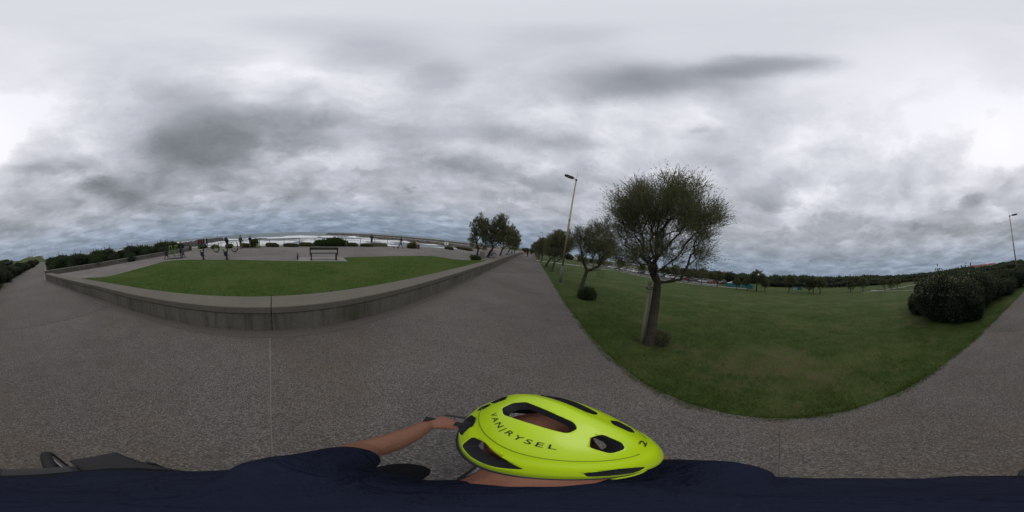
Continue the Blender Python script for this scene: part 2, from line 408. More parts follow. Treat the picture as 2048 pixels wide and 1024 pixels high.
M_PITTO = material('grey_green_foliage', f_leaf((.011, .021, .011), (.052, .070, .042), (.07, .085, .052)))
M_BUSHY = material('bright_bush_foliage', f_leaf((.022, .045, .012), (.06, .095, .025), (.08, .11, .035)))
M_OLIVE = material('dry_bush_foliage', f_leaf((.05, .055, .02), (.11, .105, .04), (.15, .13, .06)))
M_BLOSSOM = material('pale_blossom', f_leaf((.30, .26, .18), (.55, .5, .38), (.4, .36, .26)))
M_CORE = plain('foliage_shade_core', (.012, .014, .009), .95, var=.4)  # near-black solid cores; shade deep in the foliage put into the colour
M_BLADE = material('grass_blades', f_leaf((.036, .076, .012), (.09, .145, .026), (.125, .14, .045)))
M_BLADE2 = material('dry_grass_blades', f_leaf((.10, .085, .04), (.19, .16, .085), (.14, .12, .06)))
def f_bark(t, b):
    p = t.obj(); s = t.sep(p); q_ = t.comb(t.math('MULTIPLY', s[0], 24), t.math('MULTIPLY', s[1], 24), t.math('MULTIPLY', s[2], 7))
    n = t.noise(q_, 1, 6, .7); m = t.noise(p, 6, 3)
    c = t.mix(n, (.022, .018, .015), (.085, .072, .058)); c = t.mix(t.smooth(m, .5, .75, 0, .5), c, (.12, .12, .10))
    setp(t, b, c, .95, t.bump(n, 1., .03), spec=.1)
M_BARK = material('rough_bark', f_bark)
M_WOOD = plain('weathered_stake', (.19, .175, .125), .85, var=.35, scale=14, bump=.3)
M_STEEL_D = plain('dark_painted_steel', (.022, .024, .028), .45, .0, var=.3)
M_NAVYM = plain('navy_painted_steel', (.016, .022, .06), .4, var=.25)
M_LIME = plain('lime_painted_steel', (.23, .36, .07), .4, var=.15)
M_POLE = plain('tan_galvanised_pole', (.33, .26, .145), .5, .3, var=.22, scale=9)
M_POLEB = plain('grey_pole_sleeve', (.17, .155, .14), .75, var=.3, scale=12)
M_RUST = plain('red_brown_bench_steel', (.085, .022, .016), .55, var=.35)
M_SLAT = plain('dark_green_timber', (.050, .052, .032), .7, var=.35, scale=18, bump=.3)
M_RAIL = plain('grey_green_railing', (.07, .085, .095), .5, .3, var=.2)
M_BLACK = plain('black_plastic', (.012, .012, .013), .45, var=.2)
M_RUBBER = plain('tyre_rubber', (.018, .018, .018), .8, var=.2)
M_ALU = plain('brushed_aluminium', (.45, .45, .45), .35, .9, var=.1)
M_WHITE = plain('white_paint', (.72, .71, .68), .5, var=.06)
M_RED = plain('red_paint', (.45, .035, .03), .45, var=.15)
M_GLASS = material('dark_window_glass', lambda t, b: setp(t, b, t.mix(t.noise(t.pos(), .8, 2), (.02, .024, .028), (.05, .058, .065)), .08, spec=.6))
M_BINS = plain('grey_slatted_bin', (.16, .145, .125), .8, var=.3)

# ------------------------------------------------------------------ ground, beach, sea
def axis(fine0, fine1, step, lo, hi, g=1.16):
    a = list(np.arange(fine0, fine1 + 1e-6, step)); s = step; v = fine1
    while v < hi: s *= g; v += s; a.append(min(v, hi))
    s = step; v = fine0; b = []
    while v > lo: s *= g; v -= s; b.append(max(v, lo))
    return np.array(b[::-1] + a)
def grid_mesh(name, X, Y, Z, keep=None):
    ny, nx = X.shape; idx = np.arange(nx * ny).reshape(ny, nx)
    F = np.stack([idx[:-1, :-1], idx[:-1, 1:], idx[1:, 1:], idx[1:, :-1]], -1).reshape(-1, 4)
    if keep is not None: F = F[keep.reshape(-1)]
    V = np.stack([X, Y, Z], -1).reshape(-1, 3); u = np.unique(F); mp = np.zeros(len(V), int); mp[u] = np.arange(len(u))
    me = np_mesh(name, V[u], mp[F]); me.polygons.foreach_set('use_smooth', [True] * len(F)); return me
gx = axis(-50, 70, 1.0, -140, 9000); gy = axis(-70, 90, 1.0, -7000, 7000)
GX, GY = np.meshgrid(gx, gy); GZ = ground_z(GX, GY)
cx_, cy_ = (GX[:-1, :-1] + GX[1:, 1:]) / 2, (GY[:-1, :-1] + GY[1:, 1:]) / 2
isb = shore_x(cy_) - cx_ > -.4
inside_t = (cx_ < left_edge(cy_) - 2.5) & (cx_ > shore_x(cy_) + 2.5) & (cy_ > -14) & (cy_ < 120)
tag(link('ground', grid_mesh('ground', GX, GY, GZ, ~isb & ~inside_t), M_FIELD), kind='structure')
tag(link('beach', grid_mesh('beach', GX, GY, GZ, isb), M_SAND), kind='structure')

NV = Vector((-.92, .39, 0)).normalized(); MV = Vector((.39, .92, 0)).normalized(); SO = Vector((-22, 4, 0))
sd = axis(30, 340, 2.2, 30, 14000, 1.2); sl = axis(-420, 420, 4.0, -9000, 9000, 1.3)
SD, SL = np.meshgrid(sd, sl)
def fbm(x, y, s, seed=0., o=3):
    out = np.zeros(x.shape); f = out.ravel(); xs, ys = x.ravel(), y.ravel()
    for i in range(len(f)): f[i] = noise.fractal((xs[i] * s + seed, ys[i] * s - seed, seed), 1.0, 2.1, o)
    return out
mask = (SD < 420) & (np.abs(SL) < 600)
me_n = np.zeros(SD.shape); fo_n = np.zeros(SD.shape); ch = np.zeros(SD.shape)
me_n[mask] = fbm(SL[mask], SD[mask] * 0, .008, 3.1, 2); fo_n[mask] = fbm(SL[mask], SD[mask], .03, 9.7, 4); ch[mask] = fbm(SL[mask], SD[mask] * 1.8, .09, 4.4, 3)
SZ = np.full(SD.shape, SEA_Z) + .22 * ch
foam = np.zeros(SD.shape)
for d0_, h_, w_, ph in ((262, 2.0, 9, .3), (222, 1.5, 7, 1.7), (176, 1.2, 7, 2.9), (134, .9, 6, 4.4), (96, .7, 6, 5.1)):
    cc = d0_ + 22 * np.sin(SL * .011 + ph) * .5 + 26 * me_n
    u = SD - cc; amp_ = h_ * np.clip(.55 + 1.1 * np.sin(SL * .019 + ph * 2) * .5 + fo_n, .05, 1.5)
    SZ += amp_ * np.exp(-np.where(u > 0, (u / (w_ * 1.4)) ** 2, (u / (w_ * .45)) ** 2))
    foam = np.maximum(foam, np.clip(amp_ / h_ + .15, 0, 1) * np.exp(-np.where(u > 0, (u / (w_ * .55)) ** 2, (u / 34) ** 2)))
foam = np.maximum(foam, .42 * (1 - smoothstep(215, 268, SD + 30 * fo_n))) + .45 * fo_n * (1 - smoothstep(235, 300, SD))
foam = np.clip(foam, 0, 1) * (1 - smoothstep(330, 420, np.abs(SL)) * .5)
WX = SO.x + NV.x * SD + MV.x * SL; WY = SO.y + NV.y * SD + MV.y * SL
sea_me = grid_mesh('sea', WX, WY, SZ)
at = sea_me.attributes.new('foam', 'FLOAT', 'POINT'); at.data.foreach_set('value', foam.astype(np.float32).ravel())
def f_sea(t, b):
    a = t.node('ShaderNodeAttribute', attribute_name='foam').outputs['Fac']; p = t.pos()
    n = t.noise(p, .12, 7, .7); n2 = t.noise(p, .5, 6, .7)
    m = t.smooth(t.math('ADD', a, t.math('MULTIPLY', t.math('SUBTRACT', t.math('ADD', n, t.math('MULTIPLY', n2, .5)), .75), .9)), .34, .62)
    c = t.mix(t.noise(p, .01, 4), (.055, .085, .085), (.085, .115, .11))
    c = t.mix(m, c, t.mix(n2, (.62, .63, .62), (.86, .87, .87)))
    setp(t, b, c, t.mix(m, (.32,) * 3, (.9,) * 3), t.bump(t.math('ADD', n2, t.noise(p, .06, 5)), .5, .6), spec=.35)
tag(link('sea', sea_me, material('sea_water', f_sea)), kind='structure')

# ------------------------------------------------------------------ the promenade path: slabs with mortar joints
def ribbon(name, ys, xl, xr, z, mat_, parent=None, dz=None):
    V = []; F = []
    for i, y in enumerate(ys):
        V += [(xl(y), y, z if dz is None else float(ground_z(xl(y), y)) + dz), (xr(y), y, z if dz is None else float(ground_z(xr(y), y)) + dz)]
        if i: F.append((2 * i - 2, 2 * i - 1, 2 * i + 1, 2 * i))
    b = MB(); b.add(V, F); return b.build(name, mat_, parent)
ys_all = list(np.arange(-116, 125.1, 1.5))
path = ribbon('path', ys_all, lambda y: left_edge(y) - .1, lambda y: right_edge(y) - .01, -.007, M_JOINT)
tag(path, kind='structure')
SK = -.085                                   # joints run square to the wall
joints = [-116, -100, -84, -70, -58, -47, -38, -30, -23, -16.2, -10.8, -5.45, -.03, 5.3, 8.85, 14.1, 19.4, 24.7, 30, 35.3, 40.6, 46, 53, 60, 68, 78, 90, 106, 125]
for j in range(len(joints) - 1):
    y0, y1 = joints[j] + .012, joints[j + 1] - .012
    if j in (12, 13): y1 -= .006
    k = max(2, int((y1 - y0) / 1.2))
    L = [(left_edge(y) + .33, y) for y in np.linspace(y0, y1, k)]
    Rr = []
    for y in np.linspace(y1, y0, max(3, int((y1 - y0) / .25) if abs(y0) < 20 else 6)):
        x = right_edge(y) + (.035 * noise.noise((y * 1.3, 2.2, 0)) + .02 * noise.noise((y * 5, 7.2, 0)) if abs(y) < 25 else 0)
        Rr.append((x, y))
    Rr[0] = (Rr[0][0], y1 + .0105); Rr[-1] = (Rr[-1][0], y0 - .0105)      # the joint closes up towards the grass
    poly = L + Rr
    poly = [(x, y + SK * (x + .7)) for x, y in poly]
    poly = poly[::-1] if sum(a[0] * b_[1] - b_[0] * a[1] for a, b_ in zip(poly, poly[1:] + poly[:1])) < 0 else poly
    b = MB(); b.prism(poly, -.03, 0.); b.build('slab', M_PATH, path)
b = MB(); ss = list(np.arange(-17.3, 125, 2.2)); V = []; F = []
for i, y in enumerate(ss):
    V += [(left_edge(y) - .05, y, .003), (left_edge(y) + .30 + .02 * noise.noise((y, 0, 3)), y, .003)]
    if i: F.append((2 * i - 2, 2 * i - 1, 2 * i + 1, 2 * i))
b.add(V, F); b.build('cement_margin', material('cement_margin', f_conc((.092, .083, .074), (.135, .122, .108), False)), path)

# ------------------------------------------------------------------ retaining wall with coping
def seg_box(b, p0, p1, o0, o1, z0, z1, gap=0., mi=0):
    """block along p0->p1 between offsets o0..o1 to the left of the line"""
    p0, p1 = Vector((*p0, 0)), Vector((*p1, 0)); u = (p1 - p0).normalized(); n = Vector((-u.y, u.x, 0))
    a, c = p0 + u * gap, p1 - u * gap
    P = [a + n * o0, c + n * o0, c + n * o1, a + n * o1]
    V = [(p.x, p.y, z0) for p in P] + [(p.x, p.y, z1) for p in P]
    b.add(V, [(0, 3, 2, 1), (4, 5, 6, 7), (0, 1, 5, 4), (1, 2, 6, 5), (2, 3, 7, 6), (3, 0, 4, 7)], mi)
wall = thing('retaining_wall', 'long low stained concrete retaining wall with broad pale coping beside the path', 'wall', (-3.45, 0, 0))
wall_y = [-17.3, -6.4, .26, 6.75, 13.2, 19.7, 26.2, 32.7, 39.2, 46, 54, 63, 74, 90, 120]
def wl(y): return (float(left_edge(y)) + 3.45, y)
for i in range(len(wall_y) - 1):
    b = MB(); seg_box(b, wl(wall_y[i]), wl(wall_y[i + 1]), 0, .4, -.15, .482, .007); b.build('wall_panel', M_WALL, wall, bevel=.006)
    b = MB(); seg_box(b, wl(wall_y[i]), wl(wall_y[i + 1]), -.022, .66, .497, .68, .006); b.build('coping', M_COPE, wall, bevel=.022)
b = MB()
for i in range(len(wall_y) - 1): seg_box(b, wl(wall_y[i]), wl(wall_y[i + 1]), .035, .39, -.1, .5, -.001)
b.build('wall_core', plain('dark_shadow_groove', (.03, .029, .024), .95), wall)  # near-black core in the joints; groove shadow under the coping put into its colour
# end of the wall: a short return along the south edge of the terrace
SW0, SW1 = (-4.72, -17.75), (-23.5, -10.2)
low = thing('garden_wall', 'low dark concrete wall with thin pale capping in front of the tall hedge', 'wall', (*SW1, 0))
def lw(t_): return (SW0[0] + (SW1[0] - SW0[0]) * t_ - SW1[0], SW0[1] + (SW1[1] - SW0[1]) * t_ - SW1[1])
for i in range(4):
    b = MB(); seg_box(b, lw(i / 4), lw((i + 1) / 4), 0, .24, -.1, .90, .008); b.build('wall_panel', M_WALL, low, bevel=.008)
    b = MB(); seg_box(b, lw(i / 4), lw((i + 1) / 4), -.03, .28, .903, .965, .006); b.build('coping', M_CONC, low, bevel=.01)

# ------------------------------------------------------------------ terrace and its lawn
ty = list(np.arange(-17, 120, 3.))
edge_w = [(float(shore_x(y)) + .8, y) for y in np.arange(-14, 120, 2.5)]
tp = [(float(left_edge(-17.4)) - .3, -17.4)] + [(float(left_edge(y)) - .3, y) for y in (-6.4, 119)] + edge_w[::-1] + [(-23.5, -10.3)]
bm = bmesh.new(); f = bm.faces.new([bm.verts.new((x, y, TERR)) for x, y in tp]); bmesh.ops.triangulate(bm, faces=[f])
bmesh.ops.recalc_face_normals(bm, faces=bm.faces)
me = bpy.data.meshes.new('terrace'); bm.to_mesh(me); bm.free()
if me.polygons[0].normal.z < 0: me.flip_normals()
terr = tag(link('terrace', me, M_TERR), kind='structure')
b = MB()
for i in range(len(edge_w) - 1): seg_box(b, edge_w[i], edge_w[i + 1], 0., .35, -2.5, .47, .0)
b.build('terrace_edge', M_CONC, terr)
LAWN = [(-4.82, -10.3), (-6.3, -9.0), (-9.7, -8.75), (-13.05, -8.45), (-13.55, -7.6), (-13.6, -6.3), (-12.0, -1.2), (-10.05, 2.75), (-8.93, 5.55), (-10.4, 6.05), (-9.85, 8.5), (-9.15, 11.3), (-8.5, 13.2), (-7.7, 14.85), (-5.6, 14.75), (-2.35, 16.9), (-3.4, 6.4), (-4.06, .3), (-4.78, -6.4)]
def lawn_z(x, y): return TERR + .012 + .16 * smoothstep(2.2, 0, np.abs(x - (left_edge(y) - .66)))
bm = bmesh.new(); f = bm.faces.new([bm.verts.new((x, y, 0)) for x, y in LAWN]); bmesh.ops.triangulate(bm, faces=[f])
for _ in range(5): bmesh.ops.subdivide_edges(bm, edges=[e for e in bm.edges if e.calc_length() > .9], cuts=1, use_grid_fill=False); bmesh.ops.triangulate(bm, faces=bm.faces[:])
for v in bm.verts: v.co.z = float(lawn_z(v.co.x, v.co.y))
bmesh.ops.recalc_face_normals(bm, faces=bm.faces)
me = bpy.data.meshes.new('lawn'); bm.to_mesh(me); bm.free()
if me.polygons[0].normal.z < 0: me.flip_normals()
me.polygons.foreach_set('use_smooth', [True] * len(me.polygons))
tag(link('lawn', me, M_LAWN), kind='structure')
b = MB(); b.prism([(-10.15, 2.55), (-8.87, 5.62), (-10.5, 6.2), (-11.6, 3.2)], TERR - .1, TERR + .022); b.build('bench_pad', M_CONC, terr, bevel=.01)

def in_poly(px, py, poly):
    px = np.asarray(px); r = np.zeros(px.shape, bool); n = len(poly)
    for i in range(n):
        (x0, y0), (x1, y1) = poly[i], poly[(i + 1) % n]
        c = ((y0 > py) != (y1 > py)) & (px < (x1 - x0) * (py - y0) / (y1 - y0 + 1e-12) + x0); r ^= c
    return r
def blades(name, X, Y, Z, h, wd, mat_, label):
    n = len(X); a = RNG.uniform(0, 2 * np.pi, n); lean = RNG.uniform(.1, .75, n); la = RNG.uniform(0, 2 * np.pi, n)
    hh = h * RNG.uniform(.5, 1.25, n); ww = wd * RNG.uniform(.7, 1.3, n)
    B = np.stack([X, Y, Z], -1); s = np.stack([np.cos(a), np.sin(a), 0 * a], -1) * ww[:, None]
    up = np.stack([np.cos(la) * lean, np.sin(la) * lean, np.ones(n)], -1) * hh[:, None]
    V = np.stack([B - s, B + s, B + up], 1).reshape(-1, 3)
    return tag(link(name, np_mesh(name, V, np.arange(3 * n).reshape(n, 3)), mat_), label, 'grass', kind='stuff')
# park side: thick near the path, thinner with distance
n = 150000
d_ = RNG.uniform(0, 1, n) ** 1.7 * 9; y_ = RNG.normal(0, 6.5, n)
x_ = right_edge(y_) - .03 + d_
keep = np.array([noise.noise((a * 1.1, c * 1.1, 4.)) for a, c in zip(x_, y_)]) + RNG.uniform(-.4, .4, n) > -.28
for (cx, cy, rr) in ((3.7, .5, 1.2), (4.4, -.6, 1.1), (3.4, -1.0, .8), (4.2, 1.9, .7)):
    keep &= (np.hypot(x_ - cx, y_ - cy) > rr * RNG.uniform(.2, 1, n)) | (RNG.uniform(0, 1, n) < .25)
x_, y_ = x_[keep], y_[keep]; hh = .028 + .022 * (RNG.uniform(0, 1, len(x_)))
cl = np.array([noise.noise((a * 2.3, c * 2.3, 9.)) for a, c in zip(x_, y_)])
blades('grass', x_, y_, ground_z(x_, y_), .042 * (1 + 1.1 * np.clip(cl, -.5, 1)), .0038, M_BLADE, 'short green grass growing along the park side of the path')
k = RNG.choice(len(x_), 9000); blades('dry_grass', x_[k] + .01, y_[k], ground_z(x_[k], y_[k]), .035, .003, M_BLADE2, 'dry straw-coloured grass stalks among the park grass')
n = 16000; y_ = RNG.normal(0, 8, n); k = np.array([noise.noise((c * 1.9, 3.3, 1.)) + .6 * noise.noise((c * 7, 1.3, 5.)) for c in y_]); ok = k > RNG.uniform(-.5, .45, n); y_ = y_[ok]; k = k[ok]
x_ = right_edge(y_) + RNG.uniform(-.075, .06, len(y_)) * (1 + k)
blades('edge_grass', x_, y_, np.full(len(y_), -.01), .055, .004, M_BLADE, 'ragged grass tufts creeping over the edge of the path')
n = 110000
x_ = RNG.uniform(-14, -2, n); y_ = RNG.uniform(-11, 17, n)
keep = in_poly(x_, y_, LAWN) & (RNG.uniform(0, 1, n) < np.clip(1.25 - (left_edge(y_) - x_) / 9, .25, 1)); x_, y_ = x_[keep], y_[keep]
blades('lawn_grass', x_, y_, lawn_z(x_, y_), .05, .005, M_BLADE, 'green turf of the terrace lawn behind the wall')

# ------------------------------------------------------------------ railing along the sea edge of the terrace
rail = thing('railing', 'grey metal railing along the sea edge of the terrace', 'railing', (-25.5, .5, TERR))
ry = list(np.arange(-14, 24.1, 2.0)); rp = [(float(shore_x(y)) + 1.15 + 25.5, y - .5) for y in ry]
post_me = None
for x, y in rp:
    if post_me is None:
        b = MB(); b.box((0, 0, .5), (.05, .05, 1.0)); b.box((0, 0, .01), (.13, .13, .02)); post_me = b.mesh('post')
        post_me.materials.append(M_RAIL)
    link('post', post_me, None, rail, loc=(x, y, 0))
b = MB(); b.tube([(x, y, 1.02) for x, y in rp], .04, 8); b.build('handrail', M_RAIL, rail)
for z in (.22, .44, .66, .84):
    b = MB(); b.tube([(x, y, z) for x, y in rp], .011, 5); b.build('cross_rail', M_RAIL, rail)

n = 420; x_ = RNG.uniform(-3.3, 2.2, n); y_ = RNG.normal(1, 9, n); k = (x_ > left_edge(y_) + .02) & (x_ < right_edge(y_) - .02); x_, y_ = x_[k], y_[k]
wgt_ = RNG.uniform(0, 1, len(x_)) < np.where((x_ - left_edge(y_) < .6) | (right_edge(y_) - x_ < .5), 1, .3); x_, y_ = x_[wgt_], y_[wgt_]; n = len(x_)
a = RNG.uniform(0, 6.28, n); s = RNG.uniform(.008, .022, n)
P0 = np.stack([x_, y_, np.full(n, .004)], -1); u = np.stack([np.cos(a) * s, np.sin(a) * s, RNG.uniform(0, .006, n)], -1); v = np.stack([-np.sin(a) * s * .5, np.cos(a) * s * .5, RNG.uniform(0, .004, n)], -1)
tag(link('leaf_litter', np_mesh('leaf_litter', np.stack([P0 - u, P0 - v, P0 + u, P0 + v], 1).reshape(-1, 3), np.arange(4 * n).reshape(n, 4)), material('dry_leaf', f_leaf((.10, .07, .03), (.30, .26, .18), (.2, .16, .1)))), 'small dry leaves and scraps scattered on the path', 'litter', kind='stuff')

# ------------------------------------------------------------------ vegetation
def slivers(P, D, ln, wd):
    """leaf-sized blades: centres P, directions D"""
    n = len(P); D = D / np.linalg.norm(D, axis=1, keepdims=True)
    r = RNG.normal(size=(n, 3)); s = np.cross(D, r); s /= np.linalg.norm(s, axis=1, keepdims=True) + 1e-9
    s *= (wd * RNG.uniform(.6, 1.4, n))[:, None]; t = D * (ln * RNG.uniform(.6, 1.4, n))[:, None]
    V = np.stack([P - s * .5, P + s * .5, P + t * .55 + s * .9, P + t, P + t * .5 - s * .9], 1)
    F = np.arange(5 * n).reshape(n, 5)
    return V.reshape(-1, 3), F
def np_mesh5(name, V, F): return np_mesh(name, V, F)
def grow(seed, fork, centre, radii, clumps, per, trunk_r, sprigs, leaf, sl=(.28, .5), spread=.30, low=-.75, nleaf=6, clip=1.10):
    rg = np.random.default_rng(seed)
    pts = []; par = []
    fork = np.array(fork, float); k = max(4, int(fork[2] / .3))
    for i in range(k + 1):
        t = i / k; pts.append(fork * np.array([t ** 1.5, t ** 1.5, t]) + np.array([.035 * math.sin(t * 5 + seed), .03 * math.cos(t * 4 + seed) - .03, 0]) * t); par.append(i - 1)
    nf = k
    T = []
    while len(T) < clumps * per:
        d = rg.normal(size=3); d /= np.linalg.norm(d)
        if d[2] < low: continue
        c = d * rg.uniform(.25, 1) ** .55
        for _ in range(per):
            v = c + rg.normal(size=3) * spread * .6; L_ = np.linalg.norm(v); T.append(np.array(centre) + np.array(radii) * v * min(1, clip * rg.uniform(.9, 1.08) / L_))
    T = np.array(T); T = T[np.argsort(np.linalg.norm(T - fork, axis=1))]
    depth = [0.] * len(pts); tips = []
    for t in T:
        A = np.array(pts[nf:]); dd = np.linalg.norm(A - t, axis=1) + .45 * np.array(depth[nf:])
        v = t - A; up = v[:, 2] / (np.linalg.norm(v, axis=1) + 1e-6); dd = dd + np.where(up < -.25, .8, 0)
        j = int(np.argmin(dd)) + nf; a = np.array(pts[j]); L = np.linalg.norm(t - a); m = max(2, int(L / .22)); last = j
        bow = rg.normal(size=3) * .05 * L + np.array([0, 0, -.05 * L])
        for i in range(1, m + 1):
            s = i / m; p = a + (t - a) * s + bow * 4 * s * (1 - s) + (rg.normal(size=3) * .012 if i < m else 0)
            pts.append(p); par.append(last); depth.append(depth[last] + L / m); last = len(pts) - 1
        tips.append(last)
    n = len(pts); wgt = np.zeros(n); kids = [[] for _ in range(n)]
    for i in tips: wgt[i] += 1
    for i in range(n - 1, 0, -1): wgt[par[i]] += wgt[i]
    for i in range(1, n): kids[par[i]].append(i)
    rad = np.maximum(.0035, trunk_r * (wgt / wgt[0]) ** .54)
    for i in range(nf + 1): t = i / nf; rad[i] = trunk_r * (1.25 - .35 * t + .35 * max(0, .15 - t) / .15)
    b = MB(); stack = [(0, None)]
    while stack:
        st, pr = stack.pop(); ch = ([pr] if pr is not None else []) + [st]; c = st
        while kids[c]:
            ks = sorted(kids[c], key=lambda q_: -wgt[q_])
            for o in ks[1:]: stack.append((o, c))
            c = ks[0]; ch.append(c)
        if len(ch) > 1:
            rr = [rad[i] for i in ch]
            if pr is not None: rr[0] = rr[1]
            b.tube([pts[i] for i in ch], rr, 10 if rr[0] > .06 else (5 if rr[0] > .02 else 3), caps=False)
    ctr = np.array(centre) - np.array([0, 0, radii[2] * .7]); P = []; D = []
    for i in tips:
        p = np.array(pts[i]); o = p - ctr; o /= np.linalg.norm(o)
        for _ in range(sprigs):
            d = o * .9 + np.array([0, 0, .35]) + rg.normal(size=3) * .55; d /= np.linalg.norm(d); l = rg.uniform(*sl)
            st = p + rg.normal(size=3) * .07
            for q_ in range(nleaf):
                s = (q_ + rg.uniform(0, 1)) / nleaf
                P.append(st + d * l * s + np.array([0, 0, -.10 * l * s * s])); D.append(d + rg.normal(size=3) * .32)
    V, F = slivers(np.array(P), np.array(D), leaf[0], leaf[1])
    return b.mesh('trunk', True), np_mesh('crown', V, F)
TREE_CACHE = {}
def tree(key, label, loc, rz=0., scale=1., group=None, fol=None, **kw):
    if key not in TREE_CACHE:
        tm, cmesh = grow(**kw); tm.materials.append(M_BARK); cmesh.materials.append(fol or M_TAM); TREE_CACHE[key] = (tm, cmesh)
    tm, cmesh = TREE_CACHE[key]
    t = thing('tamarisk_tree', label, 'tree', loc, rz, group); t.scale = (scale,) * 3 if not hasattr(scale, '__len__') else scale
    link('trunk', tm, None, t); link('crown', cmesh, None, t)
    return t
# the big tamarisk beside the path
t1 = tree('near', 'large feathery tamarisk tree tied to a leaning wooden stake beside the path', (3.72, 2.86, -.02), 0,
          seed=11, fork=(.10, .16, 1.95), centre=(.16, -.02, 3.42), radii=(1.58, 1.62, 1.38), clumps=84, per=8, trunk_r=.13, sprigs=18, leaf=(.06, .0062), sl=(.26, .60), spread=.21, low=-.85, nleaf=10)
b = MB(); b.tube([(0, 0, -.1), (.06, .04, .7), (.13, .11, 1.93)], [.06, .058, .054], 10); st = b.build('tree_stake', M_WOOD, None, True, loc=(3.55, 3.04, -.02))
tag(st, 'weathered round wooden stake leaning against the large tamarisk trunk', 'stake')
b = MB(); b.tube([(math.cos(a) * .20 + .01, math.sin(a) * .20 + .21, 1.74) for a in np.linspace(0, 2 * math.pi, 25)], .012, 6); b.build('rubber_tie', M_RUBBER, t1)
V2 = dict(clip=1.2, spread=.32, seed=23, fork=(.25, .1, 1.45), centre=(.75, .25, 3.15), radii=(1.45, 1.45, 1.5), clumps=50, per=7, trunk_r=.12, sprigs=18, leaf=(.085, .0095), sl=(.22, .5), low=-.75, nleaf=8)
tree('lean', 'leaning tamarisk tree with a leafy bush round its foot beside the path', (4.75, 9.75, -.02), R(5), 1.05, **V2)
V3 = dict(clip=1.25, spread=.36, seed=31, fork=(.25, .05, 1.15), centre=(.8, .1, 2.95), radii=(1.4, 1.4, 1.65), clumps=42, per=7, trunk_r=.12, sprigs=15, leaf=(.12, .016), sl=(.2, .45), low=-.75, nleaf=7)
V4 = dict(clip=1.25, spread=.36, seed=47, fork=(.42, .1, 1.2), centre=(1.0, .2, 3.05), radii=(1.35, 1.3, 1.85), clumps=42, per=7, trunk_r=.13, sprigs=15, leaf=(.12, .016), sl=(.2, .5), low=-.75, nleaf=7)
V5 = dict(clip=1.25, spread=.36, seed=59, fork=(.1, .0, 1.1), centre=(.15, 0, 3.1), radii=(1.1, 1.15, 2.05), clumps=40, per=7, trunk_r=.11, sprigs=15, leaf=(.12, .016), sl=(.2, .5), low=-.75, nleaf=7)
tree('v3', 'tamarisk tree just beyond the tall lamp post on the park side', (5.25, 19.9, -.03), R(10), 1.1, **V3)
tree('v4', 'strongly leaning tamarisk tree, second beyond the tall lamp post', (5.6, 25.1, -.03), R(-8), 1.12, **V4)
tree('v3', 'tamarisk tree standing where the pale side path leaves the promenade', (7.1, 37.3, -.03), R(70), 1.15, **V3)
tree('v5', 'slim tamarisk tree behind the start of the pale side path', (7.7, 46.2, -.03), R(30), 1.05, **V5)
tree('v4', 'farther leaning tamarisk tree beside the second lamp post', (8.6, 54, -.03), R(20), 1.1, **V4)
tree('v3', 'last but one tamarisk of the row along the park side', (9.6, 63, -.03), R(120), 1.15, **V3)
tree('v5', 'last tamarisk of the row along the park side of the path', (10.8, 73, -.03), R(200), 1.1, **V5)
# terrace row
tree('v5', 'slender ragged tamarisk with a clipped bush at its foot on the terrace', (-4.55, 21.3, TERR), R(40), (1.12, 1.12, 1.02), **V5)
tree('v4', 'leaning tamarisk with bicycles parked against it on the terrace', (-3.2, 22.4, TERR), R(-25), 1.13, **V4)
tree('v3', 'third tamarisk of the terrace row, beyond the parked bicycles', (-2.1, 30.6, TERR), R(15), 1.2, **V3)
tree('v4', 'fourth tamarisk of the terrace row with red flowers at its foot', (-1.0, 38.2, TERR), R(5), 1.1, **V4)
tree('v3', 'fifth tamarisk of the terrace row beside the wall', (.0, 45.2, TERR), R(100), 1.05, **V3)
tree('v5', 'farthest tamarisk of the terrace row beside the wall', (.8, 53.5, TERR), R(160), 1.05, **V5)
# trees dotted over the far side of the park
def gl(x, y, dz=-.03): return (x, y, float(ground_z(x, y)) + dz)
V6 = dict(seed=71, fork=(.0, .05, 1.55), centre=(.05, 0, 3.3), radii=(1.5, 1.5, 1.45), clumps=42, per=7, trunk_r=.12, sprigs=13, leaf=(.15, .021), sl=(.25, .55), low=-.8, nleaf=6)
field = [(43.4, 8.0, 3.2, 'short round tree in front of the turquoise containers'), (43.2, 5.0, 3.3, 'short round tree at the end of the turquoise containers'),
         (43.8, 2.7, 5.9, 'tallest of the trees standing on the far park lawn'), (43.8, .5, 3.6, 'thin pale young tree beside the tallest lawn tree'),
         (43.8, -5.8, 5.1, 'rounded grey-green tree standing alone on the far lawn'), (43, -11.2, 4.2, 'left tree of the close trio on the far lawn'),
         (42.9, -12.3, 4.9, 'middle and tallest tree of the close trio on the far lawn'), (41, -13.6, 4.4, 'nearest tree of the close trio on the far lawn'),
         (42.1, -23.2, 4.6, 'broad tree on the far lawn in front of the dark hedge'), (39.2, -25.6, 4.2, 'slim tree where the far gravel path begins'),
         (37.3, -32.3, 3.8, 'dark tree at the fork of the far gravel path'), (36.9, -34.3, 3.6, 'thin tree just behind the fork of the gravel path'),
         (39.4, -39.5, 3.7, 'tree between the two branches of the gravel path'), (39.6, -49.8, 3.6, 'farthest small tree along the gravel path by the hedge')]
for i, (x, y, h, lb) in enumerate(field):
    s = h / 5.2; tree(('v6', 'v3', 'v5')[i % 3] if h < 5.5 else 'v6', lb, gl(x, y), R(i * 77), (s * 1.05, s * 1.05, s), 'trees on the far park lawn', **(V6, V3, V5)[i % 3] if h < 5.5 else V6)
park = [(46.5, 19.5), (47.5, 24.5), (46.2, 29.0), (47, 34), (47.5, 40), (48.5, 47), (45, 57), (60, 30), (61, 39), (62, 22), (60, 50), (47.0, 14.5)]
